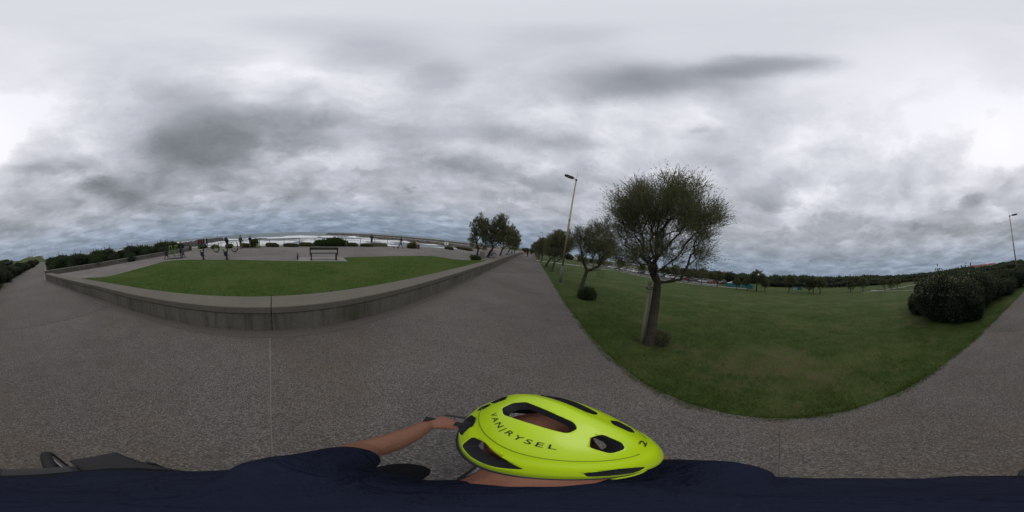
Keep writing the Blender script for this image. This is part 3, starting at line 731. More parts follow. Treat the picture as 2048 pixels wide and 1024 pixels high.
for i, (x, y) in enumerate(park):
    s = (.98, .9, 1.05, .95)[i % 4]
    tree('v6', f'{ORD[i]} dark tree counted along the car park from the turquoise containers', gl(x, y), R(i * 61), s, 'trees along the car park', **V6)

# leafy shrubs: a dark lumpy core under a skin of leaves
def shrub_mesh(seed, radii, lumps, nleaf, leaf, droop=0., core=.86):
    rg = np.random.default_rng(seed); rx, ry, rz_ = radii
    C = []; Rd = []
    for i in range(lumps):
        a = rg.uniform(0, 2 * math.pi); e = rg.uniform(0, 1); rr = rg.uniform(.3, .95)
        C.append((math.cos(a) * rx * rr * .8, math.sin(a) * ry * rr * .8, rz_ * (.16 + (.16 + .48 * e) * math.sqrt(max(.02, 1 - rr * rr * .95))))); s = rg.uniform(.24, .46)
        Rd.append((rx * s, ry * s, rz_ * s * .9))
    C.append((0, 0, rz_ * .36)); Rd.append((rx * .74, ry * .74, rz_ * .50)); C = np.array(C); Rd = np.array(Rd)
    n = nleaf * 3; k = rg.integers(0, len(C), n); k = np.where(rg.uniform(0, 1, n) < .4, len(C) - 1, k)
    D = rg.normal(size=(n, 3)); D /= np.linalg.norm(D, axis=1, keepdims=True)
    P = C[k] + Rd[k] * D * rg.uniform(.82, 1.06, (n, 1))
    ins = np.zeros(n, bool)
    for c, r in zip(C, Rd): ins |= (((P - c) / r) ** 2).sum(1) < .66
    ok = (~ins) & (P[:, 2] > .03); P, D = P[ok][:nleaf], D[ok][:nleaf]
    # upright shoots that break the outline
    ns = max(12, nleaf // 110); k = rg.choice(len(P), ns); sp = []; sdir = []
    for i in k:
        if P[i][2] < rz_ * .35: continue
        d = D[i] * .5 + np.array([0, 0, .9]) + rg.normal(size=3) * .25; ln = rg.uniform(.08, .2) * rz_
        for q_ in range(14): sp.append(P[i] + d * ln * q_ / 14); sdir.append(D[i] * .4 + rg.normal(size=3) * .7)
    if sp: P = np.concatenate([P, np.array(sp)]); D = np.concatenate([D, np.array(sdir)])
    V, F = slivers(P, D * .8 + rg.normal(size=P.shape) * .6 + np.array([0, 0, .35 - droop]), leaf[0], leaf[1])
    lm = np_mesh('foliage', V, F)
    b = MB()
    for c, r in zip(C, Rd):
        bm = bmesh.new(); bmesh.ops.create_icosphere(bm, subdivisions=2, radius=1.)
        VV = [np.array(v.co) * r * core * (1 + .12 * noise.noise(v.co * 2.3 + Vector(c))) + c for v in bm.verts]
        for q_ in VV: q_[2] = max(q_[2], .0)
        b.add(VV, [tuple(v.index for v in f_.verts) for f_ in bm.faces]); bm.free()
    return lm, b.mesh('shade_core', True), P
SHRUB_CACHE = {}
def shrub(name, key, label, loc, rz=0., scale=(1, 1, 1), mat_=None, group=None, blossom=0, cat='shrub', **kw):
    if key not in SHRUB_CACHE:
        lm, cmesh, P = shrub_mesh(**kw); lm.materials.append(mat_ or M_SHRUB); cmesh.materials.append(M_CORE)
        bl = None
        if blossom:
            T = P[P[:, 2] > np.percentile(P[:, 2], 58)]; T = T[RNG.choice(len(T), min(len(T), blossom))]
            T = T + RNG.normal(size=T.shape) * .02 + np.array([0, 0, .035])
            V, F = slivers(T, RNG.normal(size=T.shape) + np.array([0, 0, .6]), .045, .016); bl = np_mesh('blossom', V, F); bl.materials.append(M_BLOSSOM)
        SHRUB_CACHE[key] = (lm, cmesh, bl)
    lm, cmesh, bl = SHRUB_CACHE[key]
    t = thing(name, label, cat, loc, rz, group); t.scale = scale
    link('foliage', lm, None, t)
    if kw.get('core', 1) > .4: link('shade_core', cmesh, None, t)
    if bl is not None: link('blossom', bl, None, t)
    return t
NEAR = dict(seed=3, radii=(1.75, 1.55, 2.0), lumps=16, nleaf=30000, leaf=(.085, .028))
NEAR2 = dict(seed=5, radii=(1.6, 1.9, 1.95), lumps=15, nleaf=22000, leaf=(.09, .03))
HED = dict(seed=9, radii=(1.9, 2.2, 2.0), lumps=15, nleaf=15000, leaf=(.12, .034))
HED2 = dict(seed=13, radii=(1.9, 2.2, 2.0), lumps=17, nleaf=15000, leaf=(.12, .032))
g_ = 'flowering shrubs along the park side of the path'
shrub('flowering_shrub', 'n1', 'nearest of the flowering shrubs, grey-green with pale blossom, jutting onto the lawn', (4.2, -7.75, 0), R(110), (1.05, 1.02, 1.15), M_PITTO, g_, 5200, **NEAR)
shrub('flowering_shrub', 'n2', 'second flowering shrub from the lawn end, close to the path edge', (3.75, -10.1, 0), R(70), (1.0, 1.0, 1.08), M_PITTO, g_, 2600, **NEAR2)
shrub('flowering_shrub', 'n2', 'lowest flowering shrub, tucked at the lawn foot of the nearest one', (6.1, -8.5, 0), R(140), (.72, .72, .62), M_PITTO, g_, 2600, **NEAR2)
shrub('flowering_shrub', 'n2', 'small rounded flowering shrub between the nearest shrub and the path', (3.0, -7.75, 0), R(200), (.62, .75, .9), M_PITTO, g_, 2600, **NEAR2)
backs = [(6.9, -10.8, 1.05), (4.2, -13.0, 1.1), (2.9, -15.0, 1.0), (5.6, -16.2, 1.15), (2.2, -18.2, 1.05), (4.0, -20.6, 1.1), (.9, -22.5, 1.02), (-.1, -26.5, 1.05), (-1.6, -30.6, 1.0), (-3.0, -35, 1.05), (-4.6, -40, 1.0), (-6.3, -45.5, 1.0), (-8.3, -51.5, 1.05), (-11, -60, 1.05), (-14, -70, 1.05), (-17.5, -82, 1.1)]
for i, (x, y, s) in enumerate(backs):
    shrub('flowering_shrub', ('n2', 'h1', 'h2')[min(i, 1) + i % 2] if i < 2 else ('h1', 'h2')[i % 2], f'{ORD[i + 2]} shrub of the flowering hedge going back along the path', (x, y, float(ground_z(x, y)) - .02), R(i * 67), (s, s, s * (1.0 + .08 * math.sin(i * 2.1))), M_PITTO, g_, 900, **((HED, HED2)[i % 2]))
SHRUB_CACHE2 = {}
g_ = 'tall hedge shrubs behind the garden wall'
hp = []
for i in range(10):
    t = .13 + i / 10.6; x = SW0[0] + (SW1[0] - SW0[0]) * t; y = SW0[1] + (SW1[1] - SW0[1]) * t
    hp.append((x - .75 - .3 * math.sin(i * 1.7), y - 2.5 - .25 * math.cos(i * 2.3)))
for i, (x, y) in enumerate(hp):
    shrub('hedge_shrub', ('t1', 't2')[i % 2], f'{ORD[i]} dark hedge shrub behind the garden wall, counted from the path', (x, y, -.05), R(i * 83), (1.05, 1.05, 1.04 + .06 * math.sin(i * 2.7)), M_SHRUB, g_, **((HED, HED2)[i % 2]))
for i, y in enumerate((-20.2, -24.2, -28.8, -34.5, -40, -46.5, -54, -63, -74, -88)):
    x = float(left_edge(y)) - 3.5
    shrub('hedge_shrub', ('t1', 't2')[i % 2], f'{ORD[i]} dark hedge shrub along the sea side of the path, beyond the wall corner', (x, y, -.05), R(i * 57 + 20), (1.05, 1.2, 1.06 + .08 * math.sin(i * 1.9)), M_SHRUB, 'tall hedge shrubs along the sea side of the path', **((HED, HED2)[i % 2]))
for i, (x, y) in enumerate([(-10, -24), (-16, -22.5), (-22.5, -19), (-28, -17.5), (-13.5, -30), (-19, -28)]):
    shrub('hedge_shrub', ('t1', 't2')[i % 2], f'{ORD[i]} dark shrub standing behind the hedge towards the sea', (x, y, -.3), R(i * 91), (1.1, 1.1, 1.2), M_SHRUB, 'shrubs behind the hedge', **((HED, HED2)[i % 2]))
# small bushes
SMALL = dict(seed=21, radii=(.55, .55, .55), lumps=12, nleaf=4200, leaf=(.15, .013), core=.7)
LOWB = dict(seed=27, radii=(1.3, .75, .8), lumps=16, nleaf=3600, leaf=(.2, .04), core=.62)
shrub('leafy_bush', 's1', 'dark leafy bush round the foot of the leaning tamarisk', (4.45, 8.25, -.02), 0, (.95, .95, 1.15), M_SHRUB, None, cat='bush', **SMALL)
shrub('leafy_bush', 's0', 'wispy shoots sprouting at the foot of the large tamarisk', (4.02, 2.72, -.03), R(50), (1, 1, 1), M_TAM, None, cat='bush', seed=24, radii=(.34, .3, .42), lumps=5, nleaf=1500, leaf=(.13, .006), core=.25)
shrub('leafy_bush', 's2', 'clipped bright green bush at the terrace end of the lawn', (-3.75, 17.15, TERR), R(10), (1.05, .95, .85), M_BUSHY, None, cat='bush', **dict(SMALL, seed=22))
rb = [(-27.2, -9.2, 1, 1.05, 's3', 'dark bush by the railing behind the sign boards'), (-25.3, -6.5, 1, .8, 's3', 'low bush by the railing behind the first exercise bike'),
      (-24.2, -4.0, 1, .85, 's3', 'low bush by the railing behind the two rowing seats'), (-23.6, -1.6, 1, .8, 's3', 'low bush by the railing left of the man in khaki trousers'),
      (-22.4, -.3, .55, 1.35, 's4', 'tall dry yellow-green bush between the two standing men'), (-22.0, 2.2, .9, .75, 's3', 'low bush by the railing beside the stepper machine'),
      (-20.9, 4.6, .9, .6, 's3', 'low dark bush at the railing between stepper and bench'), (-20.4, 6.6, .8, .7, 's3', 'brown-green bush at the railing behind the bench end'),
      (-19.6, 8.8, 1.0, 1.0, 's5', 'taller green bush at the railing behind the bench'), (-19.1, 10.2, 1.0, 1.3, 's5', 'tallest green bush at the railing behind the bench'),
      (-18.3, 12.4, .6, .7, 's3', 'small dark bush right of the purple bin at the railing'), (-17.6, 14.3, .8, .6, 's3', 'low bush at the railing next to the grassy planter'),
      (-14.6, 20.9, 1.1, 1.0, 's4', 'dry bush beside the seated person at the terrace edge'), (-11.6, 28.5, 1.2, .7, 's3', 'low bush at the terrace edge left of the pale kiosk'), (-10.2, 33.5, 1.5, .6, 's4', 'dry low bush at the terrace edge before the tree row')]
for x, y, s, h, key, lb in rb:
    shrub('leafy_bush', key, lb, (x, y, TERR), R(62 + x * 9), (s * 1.1, s * .8, h * (.78 if key == 's3' else 1)), {'s3': M_SCRUB, 's4': M_OLIVE, 's5': M_BUSHY}[key], None, cat='bush', **dict(LOWB, seed={'s3': 27, 's4': 28, 's5': 29}[key]))

# far woods and hedges: one mass of foliage each
def wood(name, label, pts, size, n, leaf, mat_):
    V = []; F = []; o = 0; b = MB()
    P = []; D = []
    for (x, y, h) in pts:
        z0 = float(ground_z(x, y)); r = size * RNG.uniform(.75, 1.25)
        k = n; d = RNG.normal(size=(k, 3)); d /= np.linalg.norm(d, axis=1, keepdims=True); d[:, 2] = np.abs(d[:, 2]) * 1.0 - .15
        c = np.array([x, y, z0 + h * .62]); rr = np.array([r, r, h * .40])
        P.append(c + rr * d * RNG.uniform(.75, 1.08, (k, 1))); D.append(d + RNG.normal(size=(k, 3)) * .7)
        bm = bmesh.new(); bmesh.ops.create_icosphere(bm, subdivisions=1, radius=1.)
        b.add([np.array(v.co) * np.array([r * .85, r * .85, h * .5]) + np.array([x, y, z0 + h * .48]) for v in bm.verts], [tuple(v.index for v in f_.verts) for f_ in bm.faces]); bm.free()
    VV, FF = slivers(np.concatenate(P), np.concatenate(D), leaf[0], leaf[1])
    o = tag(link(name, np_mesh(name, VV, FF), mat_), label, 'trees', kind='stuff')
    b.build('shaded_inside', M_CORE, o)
    return o
hb = [(71, 1), (72.5, -8), (73.5, -15), (72.4, -40), (77, -66.5), (80.4, -94.3), (83, -125)]
hx = np.interp(np.linspace(0, 1, 70), np.linspace(0, 1, 7), [p[0] for p in hb]); hy = np.interp(np.linspace(0, 1, 70), np.linspace(0, 1, 7), [p[1] for p in hb])
wood('hedgerow', 'long dark hedge along the far edge of the park lawn', [(x + 1, y, 2.6 + .5 * math.sin(i)) for i, (x, y) in enumerate(zip(hx, hy))], 1.9, 60, (.5, .14), M_SHRUB)
pts = []
for i in range(210):
    az = R(RNG.uniform(56, 137)); r = RNG.uniform(84, 150); x, y = math.sin(az) * r, math.cos(az) * r
    if x < 78: continue
    pts.append((x, y, RNG.uniform(3.6, 6.2)))
wood('treeline', 'dark wood of pines and broadleaf trees behind the park houses', pts, 3.6, 90, (.9, .28), M_SHRUB)
pts = []
for i in range(330):
    az = R(RNG.uniform(124, 184)); r = RNG.uniform(170, 520); x, y = math.sin(az) * r, math.cos(az) * r
    if right_edge(max(-116, y)) + 8 > x: continue
    pts.append((x, y, RNG.uniform(4, 7)))
wood('hillside_wood', 'dark scrubby wood covering the hills behind the flowering hedge', pts, 6, 60, (1.8, .6), M_SHRUB)
pts = [(10 + i * 2.2 + RNG.uniform(-3, 3), 112 + RNG.uniform(-12, 25), RNG.uniform(2.5, 4.5)) for i in range(26)]
wood('distant_trees', 'distant trees across the far end of the car park', pts, 2.6, 90, (.7, .2), M_SHRUB)

# ------------------------------------------------------------------ side paths, car park
def strip(name, pts, width, dz, mat_):
    V = []; F = []; n = 0
    P = []
    for (x0, y0), (x1, y1) in zip(pts, pts[1:]):
        k = max(1, int(math.hypot(x1 - x0, y1 - y0) / 1.0))
        P += [(x0 + (x1 - x0) * i / k, y0 + (y1 - y0) * i / k) for i in range(k)]
    P.append(pts[-1])
    for i, p in enumerate(P):
        a, c = Vector(P[max(0, i - 1)]), Vector(P[min(len(P) - 1, i + 1)]); u = (c - a).normalized(); nn = Vector((-u.y, u.x))
        m = max(2, int(width / 1.0) + 1)
        for j in range(m):
            o = -width / 2 + width * j / (m - 1); x, y = p[0] + nn.x * o, p[1] + nn.y * o; V.append((x, y, float(ground_z(x, y)) + dz))
        if i:
            for j in range(m - 1): F.append(((i - 1) * m + j, (i - 1) * m + j + 1, i * m + j + 1, i * m + j))
    b = MB(); b.add(V, F); return tag(b.build(name, mat_), kind='structure')
strip('side_path', [(6.0, 38.3), (10, 38.6), (17, 40), (27, 44), (36, 48), (41, 46), (40.6, 39.4), (41, 29.2), (44.3, 22.5), (48.0, 14), (51, 6)], 1.5, .035, M_PALE)
strip('gravel_path', [(24, -33.2), (31, -31.5), (37.7, -30.0), (44, -32)], .9, .04, M_PALE)
strip('gravel_path', [(37.8, -24.5), (38.5, -31), (42, -45), (50.5, -67), (60, -92)], .8, .045, M_PALE)
strip('car_park', [(57, 108), (57, 70), (56, 50), (57.5, 32), (61, 18)], 23, .03, M_TARMAC)

# ------------------------------------------------------------------ park bench (seen from behind, facing the sea)
bench = thing('park_bench', 'dark slatted park bench with red-brown legs facing the sea', 'bench', (-9.78, 4.33, TERR + .022), math.atan2(5.21 - 3.44, -9.42 + 10.13))
# local x along the bench, local +y towards the sea
for sx in (-1, 1):
    b = MB(); b.box((sx * .84, -.02, .21), (.075, .09, .42)); b.box((sx * .84, -.02, .012), (.16, .16, .024)); b.build('leg', M_RUST, bench, bevel=.006)
    b = MB(); b.box((sx * .84, .36, .20), (.075, .09, .40)); b.box((sx * .84, .36, .012), (.16, .16, .024)); b.build('leg', M_RUST, bench, bevel=.006)
    b = MB(); b.tube([(sx * .90, -.02, .34), (sx * .90, -.03, .60), (sx * .90, -.12, .86)], .045, 6); b.build('back_post', M_RUST, bench)
    b = MB(); b.box((sx * .84, .17, .41), (.07, .48, .05)); b.build('seat_bearer', M_RUST, bench, bevel=.004)
for k, y in enumerate((.005, .135, .265, .385)):
    b = MB(); b.box((0, y, .455), (1.84, .105, .038)); b.build('seat_slat', M_SLAT, bench, bevel=.006)
for z, y in ((.735, -.075), (.825, -.105)):
    b = MB(); b.box((0, y + .05, z), (1.76, .03, .085), Matrix.Rotation(R(18), 3, 'X')); b.build('back_slat', M_SLAT, bench, bevel=.006)
shrub('dry_weed', 'wd', 'thin dry weed standing beside the bench', (-10.45, 2.72, TERR), 0, (.3, .3, .9), M_OLIVE, cat='plant', seed=33, radii=(.2, .2, .5), lumps=4, nleaf=60, leaf=(.28, .007))

# ------------------------------------------------------------------ street lamps
def lamp(label, loc, rz):
    t = thing('street_lamp', label, 'street lamp', loc, rz, 'street lamps along the promenade')
    b = MB(); b.tube([(0, 0, 0), (0, 0, 1.45)], [.125, .12], 14); b.box((0, 0, .015), (.36, .36, .03)); b.build('base_sleeve', M_POLEB, t, True)
    b = MB(); b.tube([(0, 0, 1.45), (0, 0, 5.2), (0, 0, 5.22), (0, 0, 9.0)], [.09, .078, .07, .052], 12); b.build('pole', M_POLE, t, True)
    b = MB(); b.tube([(0, 0, 5.17), (0, 0, 5.27)], .09, 12); b.build('collar', M_POLEB, t)
    b = MB(); b.tube([(0, 0, 9.0), (0, 0, 9.75)], [.014, .006], 6); b.build('spike', M_STEEL_D, t)
    b = MB(); b.lathe([(.0, -.07), (.075, -.07), (.085, 0), (.075, .07), (0, .07)], 12, (0, 0, 8.96)); b.tube([(0, 0, 8.98), (.18, 0, 9.08), (.3, 0, 9.05)], .022, 8); b.tube([(0, 0, 8.94), (.18, 0, 8.93), (.3, 0, 8.98)], .018, 8); b.build('bracket', M_STEEL_D, t)
    h = MB(); h.prism([(.27, -.13), (.42, -.2), (.95, -.17), (1.06, -.10), (1.06, .10), (.95, .17), (.42, .2), (.27, .13)], 0, .1, M=Matrix.Rotation(R(-6), 3, 'Y'), c=(0, 0, 8.96)); hd = h.build('lamp_head', M_STEEL_D, t, bevel=.03)
    b = MB(); b.box((.7, 0, 8.995), (.5, .24, .02), Matrix.Rotation(R(-6), 3, 'Y')); b.build('diffuser', plain('frosted_glass', (.35, .34, .30), .3), hd)
    return t
L1 = lamp('tall tan lamp post with dark head standing on the near park lawn', (4.16, 12.54, -.02), R(185))
dup(L1, (9.9, 57.6, -.02), R(185), 'second lamp post along the park side of the path')
dup(L1, (11.6, 74, -.02), R(185), 'third, distant lamp post along the park side of the path')
dup(L1, (14.9, 104, -.02), R(185), 'farthest lamp post along the park side of the path')
dup(L1, (1.05, -20.6, -.02), R(184), 'lamp post rising behind the flowering hedge beside the path')
dup(L1, (-17.8, 66, -1.0), R(0), 'lone lamp post standing near the root of the jetty')
dup(L1, (-22.4, -101, .0), R(190), 'thin far lamp post where the hedged path disappears')
dup(L1, (-30.5, -112, .0), R(190), 'farthest thin lamp post at the end of the hedged path', .8)
dup(L1, (-17.0, -84, .0), R(200), 'thin lamp post at the bend of the hedged path', .9)

# ------------------------------------------------------------------ outdoor gym
aw = thing('air_walker', 'dark outdoor air walker with lime swinging legs near the lawn', 'exercise machine', (-15.02, -8.3, TERR), R(92))
for sx in (-1, 1):
    b = MB(); b.tube([(sx * 1.05, -.38, 0), (sx * .82, -.05, 1.32)], .035, 8); b.tube([(sx * 1.05, .38, 0), (sx * .82, .05, 1.32)], .035, 8); b.tube([(sx * 1.0, -.3, .32), (sx * 1.0, .3, .32)], .028, 8)
    fr = b.build('end_frame', M_STEEL_D, aw)
    b = MB(); b.add([(sx * 1.0, -.28, .34), (sx * 1.0, .28, .34), (sx * .84, .05, 1.26), (sx * .84, -.05, 1.26), (sx * .97, -.28, .34), (sx * .97, .28, .34), (sx * .81, .05, 1.26), (sx * .81, -.05, 1.26)],
                    [(0, 1, 2, 3), (7, 6, 5, 4), (0, 4, 5, 1), (1, 5, 6, 2), (2, 6, 7, 3), (3, 7, 4, 0)]); b.build('side_panel', M_NAVYM, fr)
b = MB(); b.tube([(-1.05, -.38, .03), (1.05, -.38, .03)], .03, 8); b.tube([(-1.05, .38, .03), (1.05, .38, .03)], .03, 8); b.build('base_rail', M_STEEL_D, aw)
b = MB(); b.tube([(-.84, 0, 1.0), (.84, 0, 1.0)], .03, 8); b.build('axle', M_STEEL_D, aw)
for k, (x, s) in enumerate(((-.55, -.16), (-.2, .18), (.15, -.14), (.42, .15))):
    b = MB(); b.tube([(x, -s * .4, 1.36), (x, 0, 1.0), (x, s, .3)], .03, 8); sw = b.build('swing_leg', M_LIME, aw)
    b = MB(); b.box((x, s, .28), (.16, .36, .035)); b.build('footplate', M_STEEL_D, sw)
for x in (-.37, .28):
    b = MB(); b.tube([(x - .2, 0, 1.36), (x + .2, 0, 1.36)], .025, 8); b.build('hand_grip', M_LIME, aw)

def exercise_bike(label, loc, rz, hood):
    t = thing('exercise_bike', label, 'exercise machine', loc, rz, 'outdoor exercise bikes')
    b = MB(); b.lathe([(0, 0), (.16, 0), (.16, .02), (.09, .04), (.08, .22), (0, .22)], 12); b.build('base', M_STEEL_D, t)
    b = MB(); b.tube([(0, 0, .15), (.03, 0, .5), (.14, 0, .85), (.12, 0, 1.2)], [.06, .055, .045, .04], 10); b.build('column', M_STEEL_D, t)
    b = MB(); b.tube([(0, 0, .3), (-.22, 0, .52), (-.34, 0, .78)], [.05, .045, .04], 10); b.build('seat_post', M_STEEL_D, t)
    b = MB(); b.prism([(-.55, -.13), (-.35, -.15), (-.15, -.06), (-.15, .06), (-.35, .15), (-.55, .13)], .79, .85); b.build('seat', M_LIME, t, bevel=.02)
    b = MB(); b.tube([(-.52, -.13, .83), (-.56, -.10, 1.1), (-.56, .10, 1.1), (-.52, .13, .83)], .018, 6); b.build('backrest', M_LIME, t)
    b = MB(); b.lathe([(0, -.05), (.19, -.045), (.22, 0), (.19, .045), (0, .05)], 18, (-.10, 0, .45), 'Y'); b.build('flywheel_housing', M_NAVYM, t)
    for s in (-1, 1):
        b = MB(); b.tube([(0, s * .06, .42), (s * .1, s * .1, .42 - s * .13)], .014, 6); b.box((s * .1, s * .16, .42 - s * .13), (.1, .1, .03)); b.build('pedal', M_BLACK, t)
    b = MB(); b.tube([(.10, -.24, 1.18), (.13, -.1, 1.16), (.13, .1, 1.16), (.10, .24, 1.18)], .018, 8); b.build('handlebar', M_LIME, t)
    b = MB(); b.box((.16, 0, 1.28), (.05, .26, .22), Matrix.Rotation(R(-25), 3, 'Y')); b.build('console', M_NAVYM, t, bevel=.015)
    if hood:
        b = MB(); b.tube([(.12, 0, 1.2), (.17, 0, 1.45), (.02, 0, 1.66), (-.1, 0, 1.70)], [.05, .16, .14, .03], 10); b.build('hanging_jacket', plain('black_cloth', (.014, .015, .02), .9, var=.4), t, True)
    return t
exercise_bike('lime-seated exercise bike in front of the sign boards', (-13.3, -4.55, TERR), R(60), False)
exercise_bike('lime-seated exercise bike with a dark jacket draped over it', (-12.6, -2.35, TERR), R(55), True)
def rower(label, loc, rz):
    t = thing('rowing_seat', label, 'exercise machine', loc, rz, 'outdoor rowing seats')
    b = MB(); b.tube([(-.55, 0, .34), (-.42, 0, .12), (-.1, 0, .06), (.2, 0, .22), (.28, 0, .6), (.22, 0, 1.05)], [.04, .06, .07, .065, .055, .045], 10); b.build('curved_frame', M_STEEL_D, t)
    b = MB(); b.lathe([(0, 0), (.15, 0), (.15, .02), (0, .03)], 12); b.build('base', M_STEEL_D, t)
    b = MB(); b.box((-.12, 0, .5), (.34, .34, .05)); b.tube([(-.12, 0, .05), (-.12, 0, .5)], .03, 8); st = b.build('seat', M_LIME, t, bevel=.015)
    b = MB(); b.tube([(-.3, -.15, .5), (-.34, -.14, .9), (-.34, .14, .9), (-.3, .15, .5)], .018, 6); b.build('backrest', M_LIME, t)
    for s in (-1, 1):
        b = MB(); b.tube([(.25, 0, .75), (.15, s * .3, .8), (-.05, s * .34, 1.0), (-.05, s * .34, 1.35)], .02, 8); b.build('lever_arm', M_LIME, t)
    return t
rower('outdoor rowing seat farther left, between the two exercise bikes', (-18.45, -4.5, TERR), R(70))
rower('outdoor rowing seat directly left of the man in khaki trousers', (-17.7, -2.25, TERR), R(70))
stp = thing('stepper_machine', 'lime and dark stepper with a tall T-bar near the railing', 'exercise machine', (-20.9, .45, TERR), R(80))
b = MB(); b.tube([(0, 0, 0), (0, 0, 1.18)], .045, 10); b.lathe([(0, 0), (.17, 0), (.17, .02), (0, .03)], 12); b.build('column', M_STEEL_D, stp)
b = MB(); b.tube([(-.32, 0, 1.2), (.32, 0, 1.2)], .03, 8); b.build('handlebar', M_STEEL_D, stp)
for s in (-1, 1):
    b = MB(); b.box((s * .38, 0, .22), (.2, .34, .05)); b.tube([(s * .38, 0, .22), (s * .42, .1, .65)], .025, 8); b.tube([(0, 0, .14), (s * .38, 0, .2)], .03, 8); b.build('footplate', M_LIME, stp)

def sign_post(label, loc, rz, red):
    t = thing('sign_board', label, 'sign', loc, rz)
    b = MB(); b.tube([(-.3, 0, 0), (-.3, 0, 1.6)], .03, 8); b.tube([(.3, 0, 0), (.3, 0, 1.6)], .03, 8); b.build('post', M_STEEL_D, t)
    b = MB(); b.box((0, 0, 1.28), (.72, .04, .78)); bd = b.build('panel', plain('dark_brown_panel', (.03, .018, .018), .5), t, bevel=.008)
    for z in ((1.47, 1.12) if red else (1.5, 1.27, 1.06)):
        r_ = .15 if red else .085
        b = MB(); b.lathe([(0, -.004), (r_, -.004), (r_, .004), (0, .004)], 18, (0, -.026, z), 'Y'); k = b.build('round_symbol', M_WHITE, bd)
        if red: b = MB(); b.lathe([(r_ * .72, -.003), (r_, -.003), (r_, .003), (r_ * .72, .003)], 18, (0, -.034, z), 'Y'); b.box((0, -.034, z), (r_ * 1.9, .006, .04), Matrix.Rotation(R(45), 3, 'Y')); b.build('red_ring', M_RED, bd)
    return t
sign_post('dark notice board with red and white round symbols behind an exercise bike', (-23.4, -8.3, TERR), R(98), True)
sign_post('dark notice board with white round symbols, right of the red one', (-22.9, -7.3, TERR), R(98), False)

# ------------------------------------------------------------------ planters, bins, kiosk
pl = thing('planter', 'grey concrete planter box beside the air walker at the terrace corner', 'planter', (-23.6, -11.0, TERR), R(70))
b = MB(); b.box((0, 0, .42), (1.1, .8, .84)); b.build('box', M_CONC, pl, bevel=.02)
b = MB(); b.box((0, 0, .85), (.92, .62, .03)); b.build('soil', plain('dark_soil', (.03, .024, .018), .95), pl)
pl = thing('planter', 'long low planter of yellow-green grass at the railing end', 'planter', (-17.3, 16.3, TERR), math.atan2(2.44, .38))
b = MB(); b.box((0, 0, .17), (2.6, .7, .34)); b.build('box', plain('mossy_timber', (.10, .10, .05), .9, var=.35, scale=8), pl, bevel=.015)
V_, F_ = slivers(np.stack([RNG.uniform(-1.2, 1.2, 900), RNG.uniform(-.28, .28, 900), np.full(900, .33)], -1), RNG.normal(size=(900, 3)) * .35 + np.array([0, 0, 1]), .2, .012)
m_ = np_mesh('grass_tuft', V_, F_); link('grass_tuft', m_, M_OLIVE, pl)
bn = thing('litter_bin', 'small dark purple litter bin standing at the railing behind the bench', 'bin', (-19.2, 11.35, TERR), R(20))
b = MB(); b.lathe([(0, 0), (.2, 0), (.24, .5), (.21, .5), (.2, .46), (0, .46)], 14); b.build('tub', plain('purple_plastic', (.045, .03, .06), .5), bn, True)
b = MB(); b.tube([(0, 0, -.01), (0, 0, .06)], .21, 14); b.build('foot_ring', M_BLACK, bn)
bn = thing('litter_bin', 'grey slatted litter bin between the clipped bush and the tamarisk', 'bin', (-3.55, 19.6, TERR), R(15))
for k in range(12):
    a = 2 * math.pi * k / 12; b = MB(); b.box((math.cos(a) * .3, math.sin(a) * .3, .45), (.03, .14, .82), Matrix.Rotation(a, 3, 'Z')); b.build('slat', M_BINS, bn)
b = MB(); b.lathe([(0, .06), (.27, .06), (.27, .84), (0, .84)], 14); b.build('liner', M_BLACK, bn)
b = MB(); b.tube([(math.cos(a) * .31, math.sin(a) * .31, .8) for a in np.linspace(0, 2 * math.pi, 25)], .02, 6); b.build('rim', M_BINS, bn)
ks = thing('beach_kiosk', 'small white beach kiosk far off along the jetty road', 'kiosk', (-72, 168, -4.2), R(20))
b = MB(); b.box((0, 0, 1.6), (4.2, 3.4, 3.2)); b.build('wall', M_WHITE, ks); b = MB(); b.box((0, 0, 3.3), (4.8, 4, .2)); b.build('roof', M_CONC, ks)
b = MB(); b.box((0, -1.72, 1.5), (1.6, .06, 1.1)); b.build('hatch', M_GLASS, ks)

